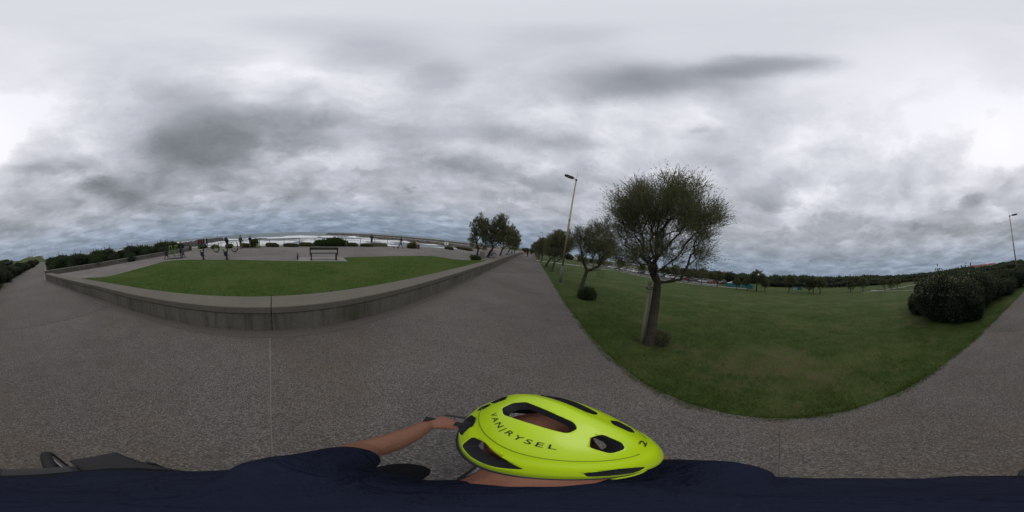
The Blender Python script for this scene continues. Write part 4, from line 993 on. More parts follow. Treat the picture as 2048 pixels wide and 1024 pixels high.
# ------------------------------------------------------------------ bicycles
def bicycle(name, label, loc, rz, frame_mat, lean=0., size=1., rise=0., rear=-.50):
    t = thing(name, label, 'bicycle', loc, rz); t.rotation_euler = (0, lean, rz); t.scale = (size,) * 3
    def whl(y, nm):
        b = MB(); b.tube([(0, y + math.cos(a) * .335, .345 + math.sin(a) * .335) for a in np.linspace(0, 2 * math.pi, 33)], .020, 8, caps=False); wh = b.build('tyre', M_RUBBER, None, True); wh.name = nm; wh.parent = t
        b = MB(); b.tube([(0, y + math.cos(a) * .308, .345 + math.sin(a) * .308) for a in np.linspace(0, 2 * math.pi, 33)], .010, 6, caps=False); b.tube([(-.05, y, .345), (.05, y, .345)], .02, 8)
        for k in range(14):
            a = 2 * math.pi * k / 14; b.tube([(.015 * (-1) ** k, y, .345), (0, y + math.cos(a) * .305, .345 + math.sin(a) * .305)], .0018, 3)
        b.build('rim', M_ALU, wh)
    whl(rear, 'wheel'); whl(.55, 'wheel')
    b = MB(); A = (0, -.08, .29)
    for p, q_, r_ in (((0, -.2, .82), A, .017), (A, (0, .36, .72), .02), ((0, -.18, .76), (0, .34, .86), .017), ((0, .34, .9), (0, .37, .7), .02)): b.tube([p, q_], r_, 8)
    for s in (-1, 1):
        b.tube([(s * .03, -.08, .29), (s * .06, rear, .345)], .010, 6); b.tube([(s * .02, -.18, .76), (s * .06, rear, .345)], .009, 6)
    b.build('frame', frame_mat, t)
    b = MB()
    for s in (-1, 1): b.tube([(s * .03, .37, .7), (s * .055, .42, .55), (s * .055, .55, .345)], [.014, .013, .01], 6)
    b.build('fork', frame_mat, t)
    b = MB(); b.tube([(0, -.19, .8), (0, -.235, .97)], .014, 8); b.build('seat_post', M_ALU, t)
    b = MB(); b.prism([(-.075, -.37), (.075, -.37), (.07, -.27), (.028, -.13), (.022, -.07), (-.022, -.07), (-.028, -.13), (-.07, -.27)], .955, 1.0); b.build('saddle', M_BLACK, t, bevel=.015)
    b = MB(); b.tube([(0, .335, .88), (0, .33, 1.0 + rise), (0, .40, 1.04 + rise)], .016, 8); b.tube([(-.29, .36, 1.06 + rise), (-.16, .39, 1.05 + rise), (0, .40, 1.04 + rise), (.16, .39, 1.05 + rise), (.29, .36, 1.06 + rise)], .0125, 8); hb_ = b.build('handlebar', M_BLACK, t)
    for s in (-1, 1):
        b = MB(); b.tube([(s * .18, .387, 1.052 + rise), (s * .31, .352, 1.062 + rise)], .0175, 10); b.build('grip', M_RUBBER, hb_)
        b = MB(); b.tube([(s * .17, .40, 1.045 + rise), (s * .2, .455, 1.02 + rise), (s * .28, .445, 1.005 + rise)], .006, 6); b.build('brake_lever', M_STEEL_D, hb_)
    b = MB(); b.lathe([(.0, -.004), (.09, -.004), (.095, 0), (.09, .004), (0, .004)], 24, (.045, -.08, .29), 'X'); b.tube([(.06, -.08, .29), (.07, .05, .18)], .011, 6); b.tube([(-.06, -.08, .29), (-.07, -.21, .40)], .011, 6); cr = b.build('crank', M_STEEL_D, t)
    for s, (y, z) in ((1, (.05, .18)), (-1, (-.21, .40))):
        b = MB(); b.box((s * .13, y, z), (.1, .085, .025)); b.build('pedal', M_BLACK, cr)
    return t
bicycle('parked_bicycle', 'dark bicycle leaning against the tamarisk on the terrace', (-2.85, 23.6, TERR), R(-38), M_STEEL_D, R(8))
bicycle('parked_bicycle', 'second bicycle parked behind the dark one on the terrace', (-3.05, 24.3, TERR), R(-52), M_NAVYM, R(-7))
bicycle('parked_bicycle', 'far bicycle parked among the terrace trees near the wall', (-.95, 35.2, TERR), R(-20), M_ALU, R(6))

# ------------------------------------------------------------------ jetties of piled rock
def jetty(name, label, pts, width, top, seed, tip_ochre=False, walk=False):
    rg = random.Random(seed); root = thing(name, label, 'jetty', (pts[0][0], pts[0][1], SEA_Z)); ox, oy = pts[0]
    P = []
    for (x0, y0), (x1, y1) in zip(pts, pts[1:]):
        k = max(2, int(math.hypot(x1 - x0, y1 - y0) / 4)); P += [(x0 + (x1 - x0) * i / k, y0 + (y1 - y0) * i / k) for i in range(k)]
    P.append(pts[-1]); V = []; F = []; m = 9
    for i, p in enumerate(P):
        a, c = Vector(P[max(0, i - 1)]), Vector(P[min(len(P) - 1, i + 1)]); u = (c - a).normalized(); nn = Vector((-u.y, u.x))
        tip = min(1, (i + .4) / 3)
        for j in range(m):
            s = -1 + 2 * j / (m - 1); h = (top - SEA_Z) * (1 - smoothstep(.35, 1., abs(s))) * tip - 1.0 * (abs(s) > .95)
            q_ = Vector((p[0], p[1])) + nn * (s * width * .9) + u * rg.uniform(-1, 1)
            V.append((q_.x - ox, q_.y - oy, float(h) + rg.uniform(-.5, .5)))
        if i:
            for j in range(m - 1): F.append(((i - 1) * m + j, (i - 1) * m + j + 1, i * m + j + 1, i * m + j))
    b = MB(); b.add(V, F); core = b.build('rubble', M_ROCK, root)
    rocks = MB()
    for i in range(int(len(P) * 10)):
        p = P[rg.randrange(len(P))]; j = P.index(p); a, c = Vector(P[max(0, j - 1)]), Vector(P[min(len(P) - 1, j + 1)]); u = (c - a).normalized(); nn = Vector((-u.y, u.x))
        s = rg.uniform(-1, 1); h = (top - SEA_Z) * float(1 - smoothstep(.35, 1., abs(s))) * min(1, (j + .6) / 3)
        q_ = Vector((p[0], p[1])) + nn * (s * width * .9) + u * rg.uniform(-2, 2); r_ = rg.uniform(.5, 1.2)
        M_ = Matrix.Rotation(rg.uniform(0, 6), 3, 'Z') @ Matrix.Rotation(rg.uniform(-.6, .6), 3, 'X')
        rocks.box((q_.x - ox, q_.y - oy, h), (r_ * 1.5, r_ * 1.2, r_), M_, taper=rg.uniform(.5, .85))
    o = rocks.build('boulders', M_ROCK, root); o['kind'] = 'stuff'
    if tip_ochre:
        for i in range(40):
            p = Vector(P[rg.randrange(0, 22)]); r_ = rg.uniform(.9, 1.7)
            b = MB(); b.box((0, 0, 0), (r_ * 1.6, r_ * 1.3, r_ * 1.1), Matrix.Rotation(rg.uniform(0, 6), 3, 'Z') @ Matrix.Rotation(rg.uniform(-.5, .5), 3, 'X'), taper=rg.uniform(.6, .9))
            b.build('block', M_ROCKO, root, loc=(p.x - ox + rg.uniform(-3, 3), p.y - oy + rg.uniform(-width * .5, width * .3), top - SEA_Z + rg.uniform(-1.6, .5)))
    if walk:
        b = MB(); WP = [(x - ox, y - oy) for x, y in P[8:]]
        for i in range(len(WP) - 1): seg_box(b, WP[i], WP[i + 1], -1.3, 1.3, top - SEA_Z + .25, top - SEA_Z + 1.0)
        b.build('walkway', M_PALE, root)
    return root
jetty('rock_jetty', 'nearer rubble jetty with ochre blocks at its tip and a pale walkway', [(-236, 172), (-180, 176), (-110, 181), (-41, 186), (-12, 190)], 9, -3.1, 5, True, True)
jetty('rock_jetty', 'long dark farther breakwater reaching out to the horizon', [(-440, 203), (-350, 228), (-252, 258), (-150, 268), (-60, 274), (-12, 280)], 11, -1.2, 6)
g = jetty('rock_groyne', 'dark rock groyne with a beacon mast left of the outdoor gym', [(-296, -62), (-230, -66), (-160, -70), (-95, -76), (-62, -80)], 9, -1.0, 8)
b = MB(); b.tube([(26, -2, 4.6), (26, -2, 9.6)], [.35, .2], 8); b.build('beacon_mast', M_STEEL_D, g)
b = MB(); b.box((26, -2, 9.9), (.9, .9, .8)); b.build('beacon_head', M_STEEL_D, g)

# ------------------------------------------------------------------ cars in the car park
def f_paint(t, b):
    c = t.info('Color'); setp(t, b, t.mix(t.noise(t.obj(), 3, 3), c, t.mix(.12, c, (.05, .05, .05))), .28, spec=.5)
M_PAINT = material('car_paint', f_paint)
M_LAMPG = plain('headlamp_glass', (.55, .55, .55), .15, var=.1); M_TAIL = plain('tail_lamp', (.3, .01, .01), .2, var=.1)
def car(label, tall, color):
    t = thing('parked_car', label, 'car'); t.color = color
    h = 1.62 if tall else 1.44
    prof = [(-2.05, .35), (-2.08, .72), (-1.98, .95), (-1.2, 1.0), (-.9, .98), (.9, .96), (1.3, .92), (1.95, .78), (2.08, .6), (2.08, .32)]
    b = MB(); n = len(prof)
    V = []
    for w_, ins in ((-.86, .06), (-.80, 0)):
        pass
    L = [(x, -.86, z) for x, z in prof] + [(x, .86, z) for x, z in prof]
    b.add(L, [tuple(range(n - 1, -1, -1)), tuple(range(n, 2 * n))] + [(i, (i + 1) % n, n + (i + 1) % n, n + i) for i in range(n)])
    o = b.build('body', M_PAINT, t, bevel=.07); o.color = color
    g_ = [(-1.85 if tall else -1.7, .96), (-1.45 if tall else -1.05, h - .06), (.25, h - .06), (1.2, .94)]
    b = MB(); L = [(x, -.8 + (.12 if z > 1.2 else 0), z) for x, z in g_] + [(x, .8 - (.12 if z > 1.2 else 0), z) for x, z in g_]
    b.add(L, [(3, 2, 1, 0), (4, 5, 6, 7), (0, 1, 5, 4), (1, 2, 6, 5), (2, 3, 7, 6)]); b.build('windows', M_GLASS, t, bevel=.03)
    b = MB(); b.add([(g_[1][0] - .12, -.67, h - .05), (.32, -.67, h - .05), (.32, .67, h - .05), (g_[1][0] - .12, .67, h - .05), (g_[1][0] + .1, -.58, h), (.15, -.58, h), (.15, .58, h), (g_[1][0] + .1, .58, h)],
                    [(0, 3, 2, 1), (4, 5, 6, 7), (0, 1, 5, 4), (1, 2, 6, 5), (2, 3, 7, 6), (3, 0, 4, 7)]); o = b.build('roof', M_PAINT, t); o.color = color
    for sx in (-1, 1):
        for sy in (-1, 1):
            b = MB(); b.lathe([(0, -.1), (.29, -.1), (.315, -.06), (.315, .06), (.29, .1), (0, .1)], 16, (sx * 1.28, sy * .78, .315), 'Y'); wh = b.build('wheel', M_RUBBER, t)
            b = MB(); b.lathe([(0, -.012), (.2, -.012), (.2, .012), (0, .012)], 12, (sx * 1.28, sy * .885, .315), 'Y'); b.build('hubcap', M_ALU, wh)
    for sy in (-1, 1):
        b = MB(); b.box((2.04, sy * .6, .66), (.14, .34, .13)); b.build('headlight', M_LAMPG, t)
        b = MB(); b.box((-2.05, sy * .68, .78), (.1, .22, .22)); b.build('tail_light', M_TAIL, t)
    return t
PAL = [('silver', (.42, .43, .44, 1)), ('dark grey', (.045, .047, .05, 1)), ('white', (.7, .7, .69, 1)), ('black', (.012, .012, .014, 1)), ('red', (.15, .02, .02, 1)), ('blue', (.03, .07, .2, 1)), ('beige', (.33, .29, .23, 1))]
protos = {}
def put_car(k, x, y, rz, row, i):
    nm, colr = PAL[k % len(PAL)]; tall = (k * 7 + i) % 3 == 0; lb = f'{nm} car, {ORD[i]} in the {row} row of the car park'
    loc = (x, y, float(ground_z(x, y)) + .03)
    if tall not in protos: protos[tall] = car(lb, tall, colr); t = protos[tall]; t.location = loc; t.rotation_euler = (0, 0, rz)
    else: t = dup(protos[tall], loc, rz, lb, color=colr)
    t['group'] = 'cars parked in the car park'
row1 = [(62.5, 13.5), (60.5, 16.8), (58.8, 20.0), (57.2, 23.2), (55.8, 26.4), (54.6, 29.6), (53.8, 32.8), (53.2, 36), (52.8, 39.2), (52.4, 42.5), (52.2, 46), (52.2, 50), (52.2, 54), (52.3, 58.5), (52.4, 63), (52.5, 68), (52.6, 74), (52.7, 81)]
seq = [2, 3, 4, 0, 1, 4, 0, 2, 1, 5, 0, 3, 2, 0, 6, 1, 2, 0, 4, 3]
for i, (x, y) in enumerate(row1): put_car(seq[i], x, y, R(12 * math.sin(i) * .2 + (150 if i < 6 else 178)), 'front', i)
row2 = [(66.5, 24), (65.3, 28), (64.3, 32), (63.8, 36.2), (63.4, 40.5), (63.2, 45), (63.2, 50), (63.2, 55.5), (63.2, 61), (63.2, 67), (63.2, 74), (63.3, 82), (63.4, 91)]
for i, (x, y) in enumerate(row2): put_car(seq[(i * 3 + 5) % 20], x, y, R(3 if i % 2 else -2), 'back', i)

# ------------------------------------------------------------------ turquoise containers, cabin
for (x, y, ln, rz, lb) in ((51.6, 10.6, 4.2, R(112), 'bright turquoise container at the car park end of the lawn'), (52.2, 6.3, 3.6, R(100), 'turquoise container half hidden behind a short round tree')):
    t = thing('container', lb, 'container', gl(x, y, 0), rz)
    b = MB(); b.box((0, 0, .62), (ln, 1.6, 1.2)); b.build('body', plain('turquoise_paint', (.03, .17, .20), .5, var=.2), t, bevel=.03)
    for k in range(8): b = MB(); b.box((-ln / 2 + (k + .5) * ln / 8, .82, .62), (.07, .05, 1.1)); b.build('rib', plain('turquoise_paint', (.03, .17, .20), .5), t)
    b = MB(); b.box((0, 0, 1.26), (ln + .1, 1.7, .08)); b.build('lid', plain('turquoise_lid', (.04, .21, .24), .5), t)
t = thing('park_cabin', 'small green and pale blue cabin on the far lawn', 'cabin', gl(57, -10.6, 0), R(95))
b = MB(); b.box((-.7, 0, .45), (1.6, 1.2, .9)); b.build('body', plain('green_paint', (.02, .12, .09), .6), t, bevel=.02)
b = MB(); b.box((.8, 0, .42), (1.2, 1.1, .84)); b.build('side_box', plain('pale_blue_paint', (.22, .42, .48), .6), t, bevel=.02)
b = MB(); b.box((0, 0, .95), (3.2, 1.4, .06)); b.build('roof', M_STEEL_D, t)

# ------------------------------------------------------------------ houses
M_ROOF = material('roof_tiles', lambda t, b: setp(t, b, t.mix(t.noise(t.pos(), 1.2, 6, .7), (.16, .045, .03), (.30, .10, .065)), .85))
M_REND = plain('cream_render', (.50, .45, .38), .85, var=.1, scale=2)
M_REND2 = plain('white_render', (.62, .60, .56), .85, var=.08, scale=2)
M_SHUT = plain('shutter_paint', (.12, .05, .04), .7)
def house(label, loc, rz, sz, wins, mat_=None, flat=False, name='house'):
    t = thing(name, label, 'house', loc, rz); lx, ly, h = sz
    b = MB(); b.box((0, 0, h / 2 - 1), (lx, ly, h + 2)); b.build('wall', mat_ or M_REND, t)
    if flat: b = MB(); b.box((0, 0, h + .15), (lx + .5, ly + .5, .3)); rf = b.build('roof', M_CONC, t)
    else:
        b = MB(); e = .5; rh = ly * .24
        b.add([(-lx / 2 - e, -ly / 2 - e, h), (lx / 2 + e, -ly / 2 - e, h), (lx / 2 + e, ly / 2 + e, h), (-lx / 2 - e, ly / 2 + e, h), (-lx / 2 + ly * .3, 0, h + rh), (lx / 2 - ly * .3, 0, h + rh)],
              [(0, 3, 2, 1), (0, 1, 5, 4), (1, 2, 5), (2, 3, 4, 5), (3, 0, 4)]); rf = b.build('roof', M_ROOF, t)
    b = MB(); b.box((lx * .22, 0, h + (ly * .24 if not flat else .4)), (.7, .7, 1.2)); b.build('chimney', mat_ or M_REND, rf)
    cols, rows = wins
    for side in (-1, 1):
        for r_ in range(rows):
            for c in range(cols):
                x = -lx / 2 + (c + .5) * lx / cols; z = h * (r_ + .5) / rows
                b = MB(); b.box((x, side * (ly / 2 + .02), z), (min(1.3, lx / cols * .45), .08, h / rows * .5)); wn = b.build('window', M_GLASS, t)
                b = MB(); b.box((x - min(1.3, lx / cols * .45) * .75, side * (ly / 2 + .03), z), (.4, .06, h / rows * .5)); b.build('shutter', M_SHUT, wn)
    return t
def pol(az, r, dz=0): x, y = math.sin(R(az)) * r, math.cos(R(az)) * r; return (x, y, float(ground_z(x, y)) + dz)
house('red-roofed house on the rise behind the car park trees', pol(74.8, 170, -.5), R(20), (14, 9, 3.4), (4, 1))
house('pale low house with a light roof beside a lone pine', pol(80.6, 165, -.8), R(10), (13, 9, 2.6), (4, 1), M_REND2, True)
house('cream house seen right of the tallest lawn tree', pol(91.2, 168, -1.2), R(5), (12, 9, 2.6), (3, 1), M_REND)
house('white house with red roof behind the rounded grey-green tree', pol(100.3, 150, -1.0), R(-8), (10, 8, 3.0), (3, 1), M_REND2)
house('long pale low house between the pines near the trio of trees', pol(113.9, 160, -1.8), R(-22), (16, 9, 2.6), (5, 1), M_REND2)
house('long red-roofed apartment building on the hill above the flowering hedge', pol(163.6, 330, 1.2), R(-75 + 90), (44, 14, 6.0), (10, 2), M_REND)
house('second red-roofed block beside the long apartment building', pol(168.6, 325, 1.6), R(10), (20, 12, 6.2), (5, 2), M_REND2)
house('long flat tan building beyond the car park', pol(40.5, 190, -2.0), R(-40), (34, 12, 3.6), (9, 1), plain('tan_render', (.42, .34, .24), .85, var=.1), True)
house('white building far beyond the path end, between the trees', pol(23.0, 200, -.2), R(-20), (9, 8, 5.2), (2, 2), M_REND2, True)
house('small pale house on the distant southern coast', (-150, -800, 12), R(10), (26, 12, 8), (5, 2), M_REND2)
house('cream house at the shore end of the distant southern coast', (-190, -760, 8), R(-20), (30, 12, 7), (5, 2), M_REND)
house('far white seafront building past the end of the path', (22, 215, -.1), R(0), (20, 10, 3.4), (6, 1), M_REND2, True)

# ------------------------------------------------------------------ people: bones swept into one continuous skin
def capsule(b, a, c, ra, rb, seg=12):
    a, c = Vector(a), Vector(c); d = c - a; L = d.length
    d = d.normalized() if L > 1e-6 else Vector((0, 0, 1))
    P = []; Rr = []
    for k in (80, 55, 30, 0): P.append(a - d * ra * math.sin(R(k))); Rr.append(ra * math.cos(R(k)))
    for k in (0, 30, 55, 80):
        P.append(c + d * rb * math.sin(R(k))); Rr.append(rb * math.cos(R(k)))
    b.tube(P, Rr, seg)
def skin(name, bones, voxel, smooth=4, grow_=0.):
    b = MB()
    for bn in bones: capsule(b, bn[0], bn[1], bn[2] + grow_, bn[3] + grow_)
    tmp = bpy.data.objects.new('tmp', b.mesh('tmp')); COL.objects.link(tmp)
    m = tmp.modifiers.new('r', 'REMESH'); m.mode = 'VOXEL'; m.voxel_size = voxel
    s = tmp.modifiers.new('s', 'SMOOTH'); s.factor = .5; s.iterations = smooth
    dg = bpy.context.evaluated_depsgraph_get(); me = bpy.data.meshes.new_from_object(tmp.evaluated_get(dg))
    bpy.data.objects.remove(tmp, do_unlink=True); me.name = name
    me.polygons.foreach_set('use_smooth', [True] * len(me.polygons))
    return me
def paint_regions(me, bones, mats):
    n = len(me.polygons); C = np.zeros(n * 3, np.float32); me.polygons.foreach_get('center', C); C = C.reshape(-1, 3)
    best = np.full(n, 1e9); idx = np.zeros(n, np.int32); names = list(mats)
    for bn in bones:
        a, c = np.array(bn[0], float), np.array(bn[1], float); d = c - a; t = np.clip(((C - a) @ d) / max(1e-9, d @ d), 0, 1)
        dist = np.linalg.norm(C - a - t[:, None] * d, axis=1) - (bn[2] + (bn[3] - bn[2]) * t)
        k = dist < best; best[k] = dist[k]; idx[k] = names.index(bn[4])
    me.materials.clear()
    for nm in names: me.materials.append(mats[nm])
    me.polygons.foreach_set('material_index', idx)
def f_skin(t, b):
    p = t.obj(); n = t.noise(p, 14, 5, .6); m = t.noise(p, 160, 3); k = t.noise(p, 5, 2)
    c = t.mix(n, (.20, .085, .045), (.33, .155, .092)); c = t.mix(t.smooth(k, .45, .7, 0, .5), c, (.30, .11, .075)); c = t.mix(t.smooth(m, .58, .75, 0, .35), c, (.13, .055, .03))
    setp(t, b, c, t.math('ADD', .42, t.math('MULTIPLY', n, .2)), t.bump(m, .35, .003), spec=.4)
M_SKIN = material('tanned_skin', f_skin)
M_HAIR = plain('dark_hair', (.02, .015, .011), .7, var=.3, scale=60)
def cloth(name, col):
    def f(t, b):
        p = t.obj(); n = t.noise(p, 7, 4); wv = t.noise(p, 260, 2)
        setp(t, b, t.mix(n, tuple(k * .75 for k in col), tuple(min(1, k * 1.2) for k in col)), .9, t.bump(t.math('ADD', t.math('MULTIPLY', t.noise(p, 11, 3, .5, 1.5), 1.4), t.math('MULTIPLY', wv, .12)), .9, .03), spec=.15)
    return material(name, f)
def standing(stride=0., arm=0., lean=0., elbow=.3, legs=None, bent=0.):
    """bones of a standing or walking figure, +y forward, 1.74 m tall"""
    B = []
    for s in (-1, 1):
        st = stride * s; hip = Vector((s * .085, 0, .93)); kn = hip + Vector((0, math.sin(st) * .44, -math.cos(st) * .44 + .0))
        back = max(0, -st) * .9 + (.08 if st > 0 else 0); an = kn + Vector((0, math.sin(st - back) * .42, -math.cos(st - back) * .42))
        B += [(hip, kn, .088, .062, 'trousers'), (kn, an, .060, .046, 'trousers'), (an + Vector((0, -.02, -.03)), an + Vector((0, .15, -.05)), .042, .036, 'shoes')]
        sa = -st * .9 + arm; sh = Vector((s * .185, lean * .5, 1.42)); el = sh + Vector((s * .05, math.sin(sa) * .29, -math.cos(sa) * .29)); wr = el + Vector((-s * .02, math.sin(sa + elbow) * .25, -math.cos(sa + elbow) * .25))
        B += [(sh, el, .056, .046, 'top'), (el, wr, .045, .034, 'top'), (wr, wr + (wr - el).normalized() * .10, .032, .022, 'skin'), (wr + (wr - el).normalized() * .03, wr + (wr - el).normalized() * .07 + Vector((-s * .03, .03, 0)), .013, .010, 'skin')]
        B += [(Vector((s * .07, 0, 1.0)), Vector((s * .095, lean * .4, 1.36)), .105, .108, 'top')]
    B += [((-.07, 0, .95), (.07, 0, .95), .115, .115, 'trousers'), ((-.15, lean * .5, 1.425), (.15, lean * .5, 1.425), .062, .062, 'top'), ((0, lean * .5, 1.45), (0, lean * .6 + .01, 1.56), .052, .05, 'skin'),
          ((0, lean * .6 + .005, 1.605), (0, lean * .6 + .02, 1.665), .082, .090, 'skin'), ((0, lean * .6 + .10, 1.615), (0, lean * .6 + .115, 1.60), .014, .012, 'skin')]
    return B
def person(label, loc, rz, bones, top, trousers, shoes=(.03, .03, .03), h=1., hair=(.02, .015, .011), group=None, voxel=.022, hy=.0):
    t = thing('person', label, 'person', loc, rz, group); t.scale = (h,) * 3
    tm = str(abs(hash((top, trousers, label))))[:6]
    mats = {'skin': M_SKIN, 'top': cloth('top_cloth_' + label[:24], top), 'trousers': cloth('trouser_cloth_' + label[:24], trousers), 'shoes': plain('shoe_' + str(shoes), shoes, .7)}
    me = skin('body', bones, voxel, 2); paint_regions(me, bones, mats); link('body', me, None, t)
    b = MB(); hd = bones[-2]; c = Vector(hd[0]).lerp(Vector(hd[1]), .75)
    bm = bmesh.new(); bmesh.ops.create_uvsphere(bm, u_segments=16, v_segments=10, radius=.101)
    VV = [v.co.copy() for v in bm.verts]; FF = [tuple(v.index for v in f_.verts) for f_ in bm.faces if not (f_.calc_center_median().y > .035 and f_.calc_center_median().z < .045) and f_.calc_center_median().z > -.075]; bm.free()
    b.add([v + c + Vector((0, -.008, .012)) for v in VV], FF); b.build('hair', plain('hair_' + str(hair), hair, .7, var=.3), t, True)
    return t
person('person in dark jacket standing behind the air walker', (-15.6, -7.75, TERR), R(95), standing(.05, .5, elbow=.7), (.02, .02, .035), (.012, .014, .03), h=.99, hair=(.35, .3, .28))
pm = person('man in khaki trousers looking out to sea by the railing', (-21.1, -1.98, TERR), R(80), standing(.08, .25, elbow=.5), (.085, .08, .075), (.20, .15, .085), h=1.02)
b = MB(); b.box((0, -.17, 1.2), (.30, .16, .44)); b.build('backpack', plain('grey_pack', (.05, .045, .045), .8), pm, bevel=.05)
person('man in navy jacket and pale shorts beside the railing', (-22.4, -.78, TERR), R(95), standing(.28, .35, elbow=1.1), (.018, .018, .05), (.20, .18, .15), h=.93)
person('distant figure leaning on the railing above the surf', (-18.9, 16.2, TERR), R(60), standing(.03, .5, .08, elbow=.8), (.03, .03, .035), (.03, .03, .04), h=1.0)
person('walker in dark jacket and jeans crossing the terrace', (-14.32, 17.61, TERR), R(-60), standing(.33, .1, elbow=.4), (.035, .02, .03), (.03, .055, .10), h=.98)
dg_ = thing('push_scooter', 'small grey push scooter beside the walker in jeans', 'scooter', (-14.75, 17.1, TERR), R(30))
for x in (-.28, .28):
    b = MB(); b.lathe([(0, -.015), (.09, -.015), (.1, 0), (.09, .015), (0, .015)], 14, (x, 0, .1), 'Y'); b.build('wheel', M_RUBBER, dg_)
b = MB(); b.box((0, 0, .12), (.5, .1, .03)); b.build('deck', M_ALU, dg_); b = MB(); b.tube([(.27, 0, .1), (.22, 0, .78)], .014, 8); b.tube([(.22, -.16, .78), (.22, .16, .78)], .013, 8); b.build('stem', M_ALU, dg_)
# seated figure at the terrace edge
SB = []
for s in (-1, 1):
    SB += [((s * .085, 0, .47), (s * .1, .4, .48), .088, .065, 'trousers'), ((s * .1, .4, .48), (s * .1, .42, .08), .06, .046, 'trousers'), ((s * .1, .4, .05), (s * .1, .56, .04), .04, .034, 'shoes'),
           ((s * .18, .03, .96), (s * .23, .08, .70), .054, .045, 'top'), ((s * .23, .08, .70), (s * .12, .28, .58), .044, .034, 'skin'), ((s * .12, .28, .58), (s * .08, .35, .55), .03, .02, 'skin'), ((s * .07, 0, .52), (s * .095, .02, .92), .105, .105, 'top')]
SB += [((-.07, 0, .48), (.07, 0, .48), .115, .115, 'trousers'), ((-.15, .03, .97), (.15, .03, .97), .06, .06, 'top'), ((0, .04, 1.0), (0, .05, 1.1), .05, .05, 'skin'), ((0, .05, 1.15), (0, .065, 1.21), .082, .09, 'skin'), ((0, .15, 1.16), (0, .16, 1.14), .014, .012, 'skin')]
person('person in pale pink top sitting at the terrace edge', (-13.7, 20.7, TERR), R(-20), SB, (.42, .30, .26), (.05, .03, .025))
st_ = thing('concrete_seat', 'brown concrete block seat under the seated person', 'seat', (-13.72, 20.62, TERR), R(-20))
b = MB(); b.box((0, 0, .18), (1.1, .42, .36)); b.build('block', plain('brown_concrete', (.09, .06, .045), .9), st_, bevel=.02)
b = MB(); b.box((0, 0, .01), (1.2, .5, .03)); b.build('plinth', M_CONC, st_)
far = [((4.2, 49.5), (.45, .05, .05), (.55, .5, .48), 'walker in red top and white shorts far down the path'), ((4.9, 50.2), (.02, .02, .025), (.03, .03, .04), 'walker all in black beside the one in red'),
       ((5.7, 47.8), (.03, .04, .07), (.5, .48, .46), 'walker in dark top and pale shorts near the path edge'), ((3.6, 55), (.5, .48, .45), (.05, .05, .07), 'walker in white top farther down the path'),
       ((5.2, 60), (.25, .08, .07), (.04, .04, .05), 'most distant walker in dull red on the path')]
for i, ((x, y), c1, c2, lb) in enumerate(far): person(lb, (x, y, 0), R(-6 + 180 * (i % 2)), standing(.3 - .1 * (i % 3), .1), c1, c2, h=.95 + .03 * (i % 3), group='walkers far down the path', voxel=.03)

# ------------------------------------------------------------------ the rider under the camera
M_JERSEY = cloth('navy_jersey', (.012, .016, .034))
M_SHORT = cloth('black_shorts', (.012, .012, .013))
PX, PY = .138, .026
bicycle('riders_bicycle', 'black upright bicycle ridden by the helmeted cyclist in the foreground', (PX, PY, 0), R(-6), M_STEEL_D, 0., 1.15, .11, -.38)
Lg, Rg = Vector((PX - .236, PY + .453, 1.342)), Vector((PX + .325, PY + .394, 1.342))
ax = (Rg - Lg).normalized(); fwd = Vector((.105, .994, 0))
bones = []
def arm(sh, el, wr, g, s):
    bones.extend([(sh, el, .064, .050, 'skin'), (el, el.lerp(wr, .35), .050, .049, 'skin'), (el.lerp(wr, .35), wr, .049, .032, 'skin')])
    kn = g + Vector((0, 0, .032)) - fwd * .012
    for k in (-1.2, -.4, .4, 1.2): bones.append((wr + (kn - wr) * .2 + ax * k * .008, kn + ax * k * .0185 + Vector((0, 0, -abs(k) * .003)), .020, .0135, 'skin'))
    for k, ln in ((-1.5, .88), (-.5, 1.0), (.5, 1.04), (1.5, .94)):
        p0 = kn + ax * k * s * -.0185 * 1.0; p1 = p0 + fwd * .034 * ln + Vector((0, 0, -.010)); p2 = p1 + fwd * .004 + Vector((0, 0, -.028 * ln)); p3 = p2 - fwd * .022 + Vector((0, 0, -.008))
        bones.extend([(p0, p1, .0115, .0098, 'skin'), (p1, p2, .0098, .0088, 'skin'), (p2, p3, .0088, .0075, 'skin')])
    th0 = wr.lerp(kn, .45) + ax * s * .022; th1 = g + ax * s * .046 + Vector((0, 0, .014)) - fwd * .022; th2 = g + ax * s * .052 + Vector((0, 0, -.014)) + fwd * .012
    bones.extend([(th0, th1, .0165, .0125, 'skin'), (th1, th2, .0118, .0095, 'skin')])
shL, shR = Vector((-.075, .0, 1.63)), Vector((.275, .02, 1.60))
elL, wrL = Vector((-.150, .155, 1.46)), Vector((-.142, .405, 1.385))
elR, wrR = Vector((.36, .13, 1.37)), Vector((.452, .345, 1.375))
arm(shL, elL, wrL, Lg, 1); arm(shR, elR, wrR, Rg, -1)
torso = []
for s, sh in ((-1, shL), (1, shR)):
    torso += [(Vector((.11 + s * .075, -.20, 1.22)), Vector((.11 + s * .088, -.10, 1.42)), .108, .112, 'skin'), (Vector((.11 + s * .088, -.10, 1.42)), sh + Vector((-s * .07, -.01, -.06)), .112, .100, 'skin')]
torso += [(shL + Vector((.03, 0, 0)), shR + Vector((-.03, 0, 0)), .064, .064, 'skin'), (Vector((.11, -.18, 1.24)), Vector((.11, -.01, 1.56)), .12, .122, 'skin')]
bones += torso
HC = Vector((.118, .2155, 1.842))
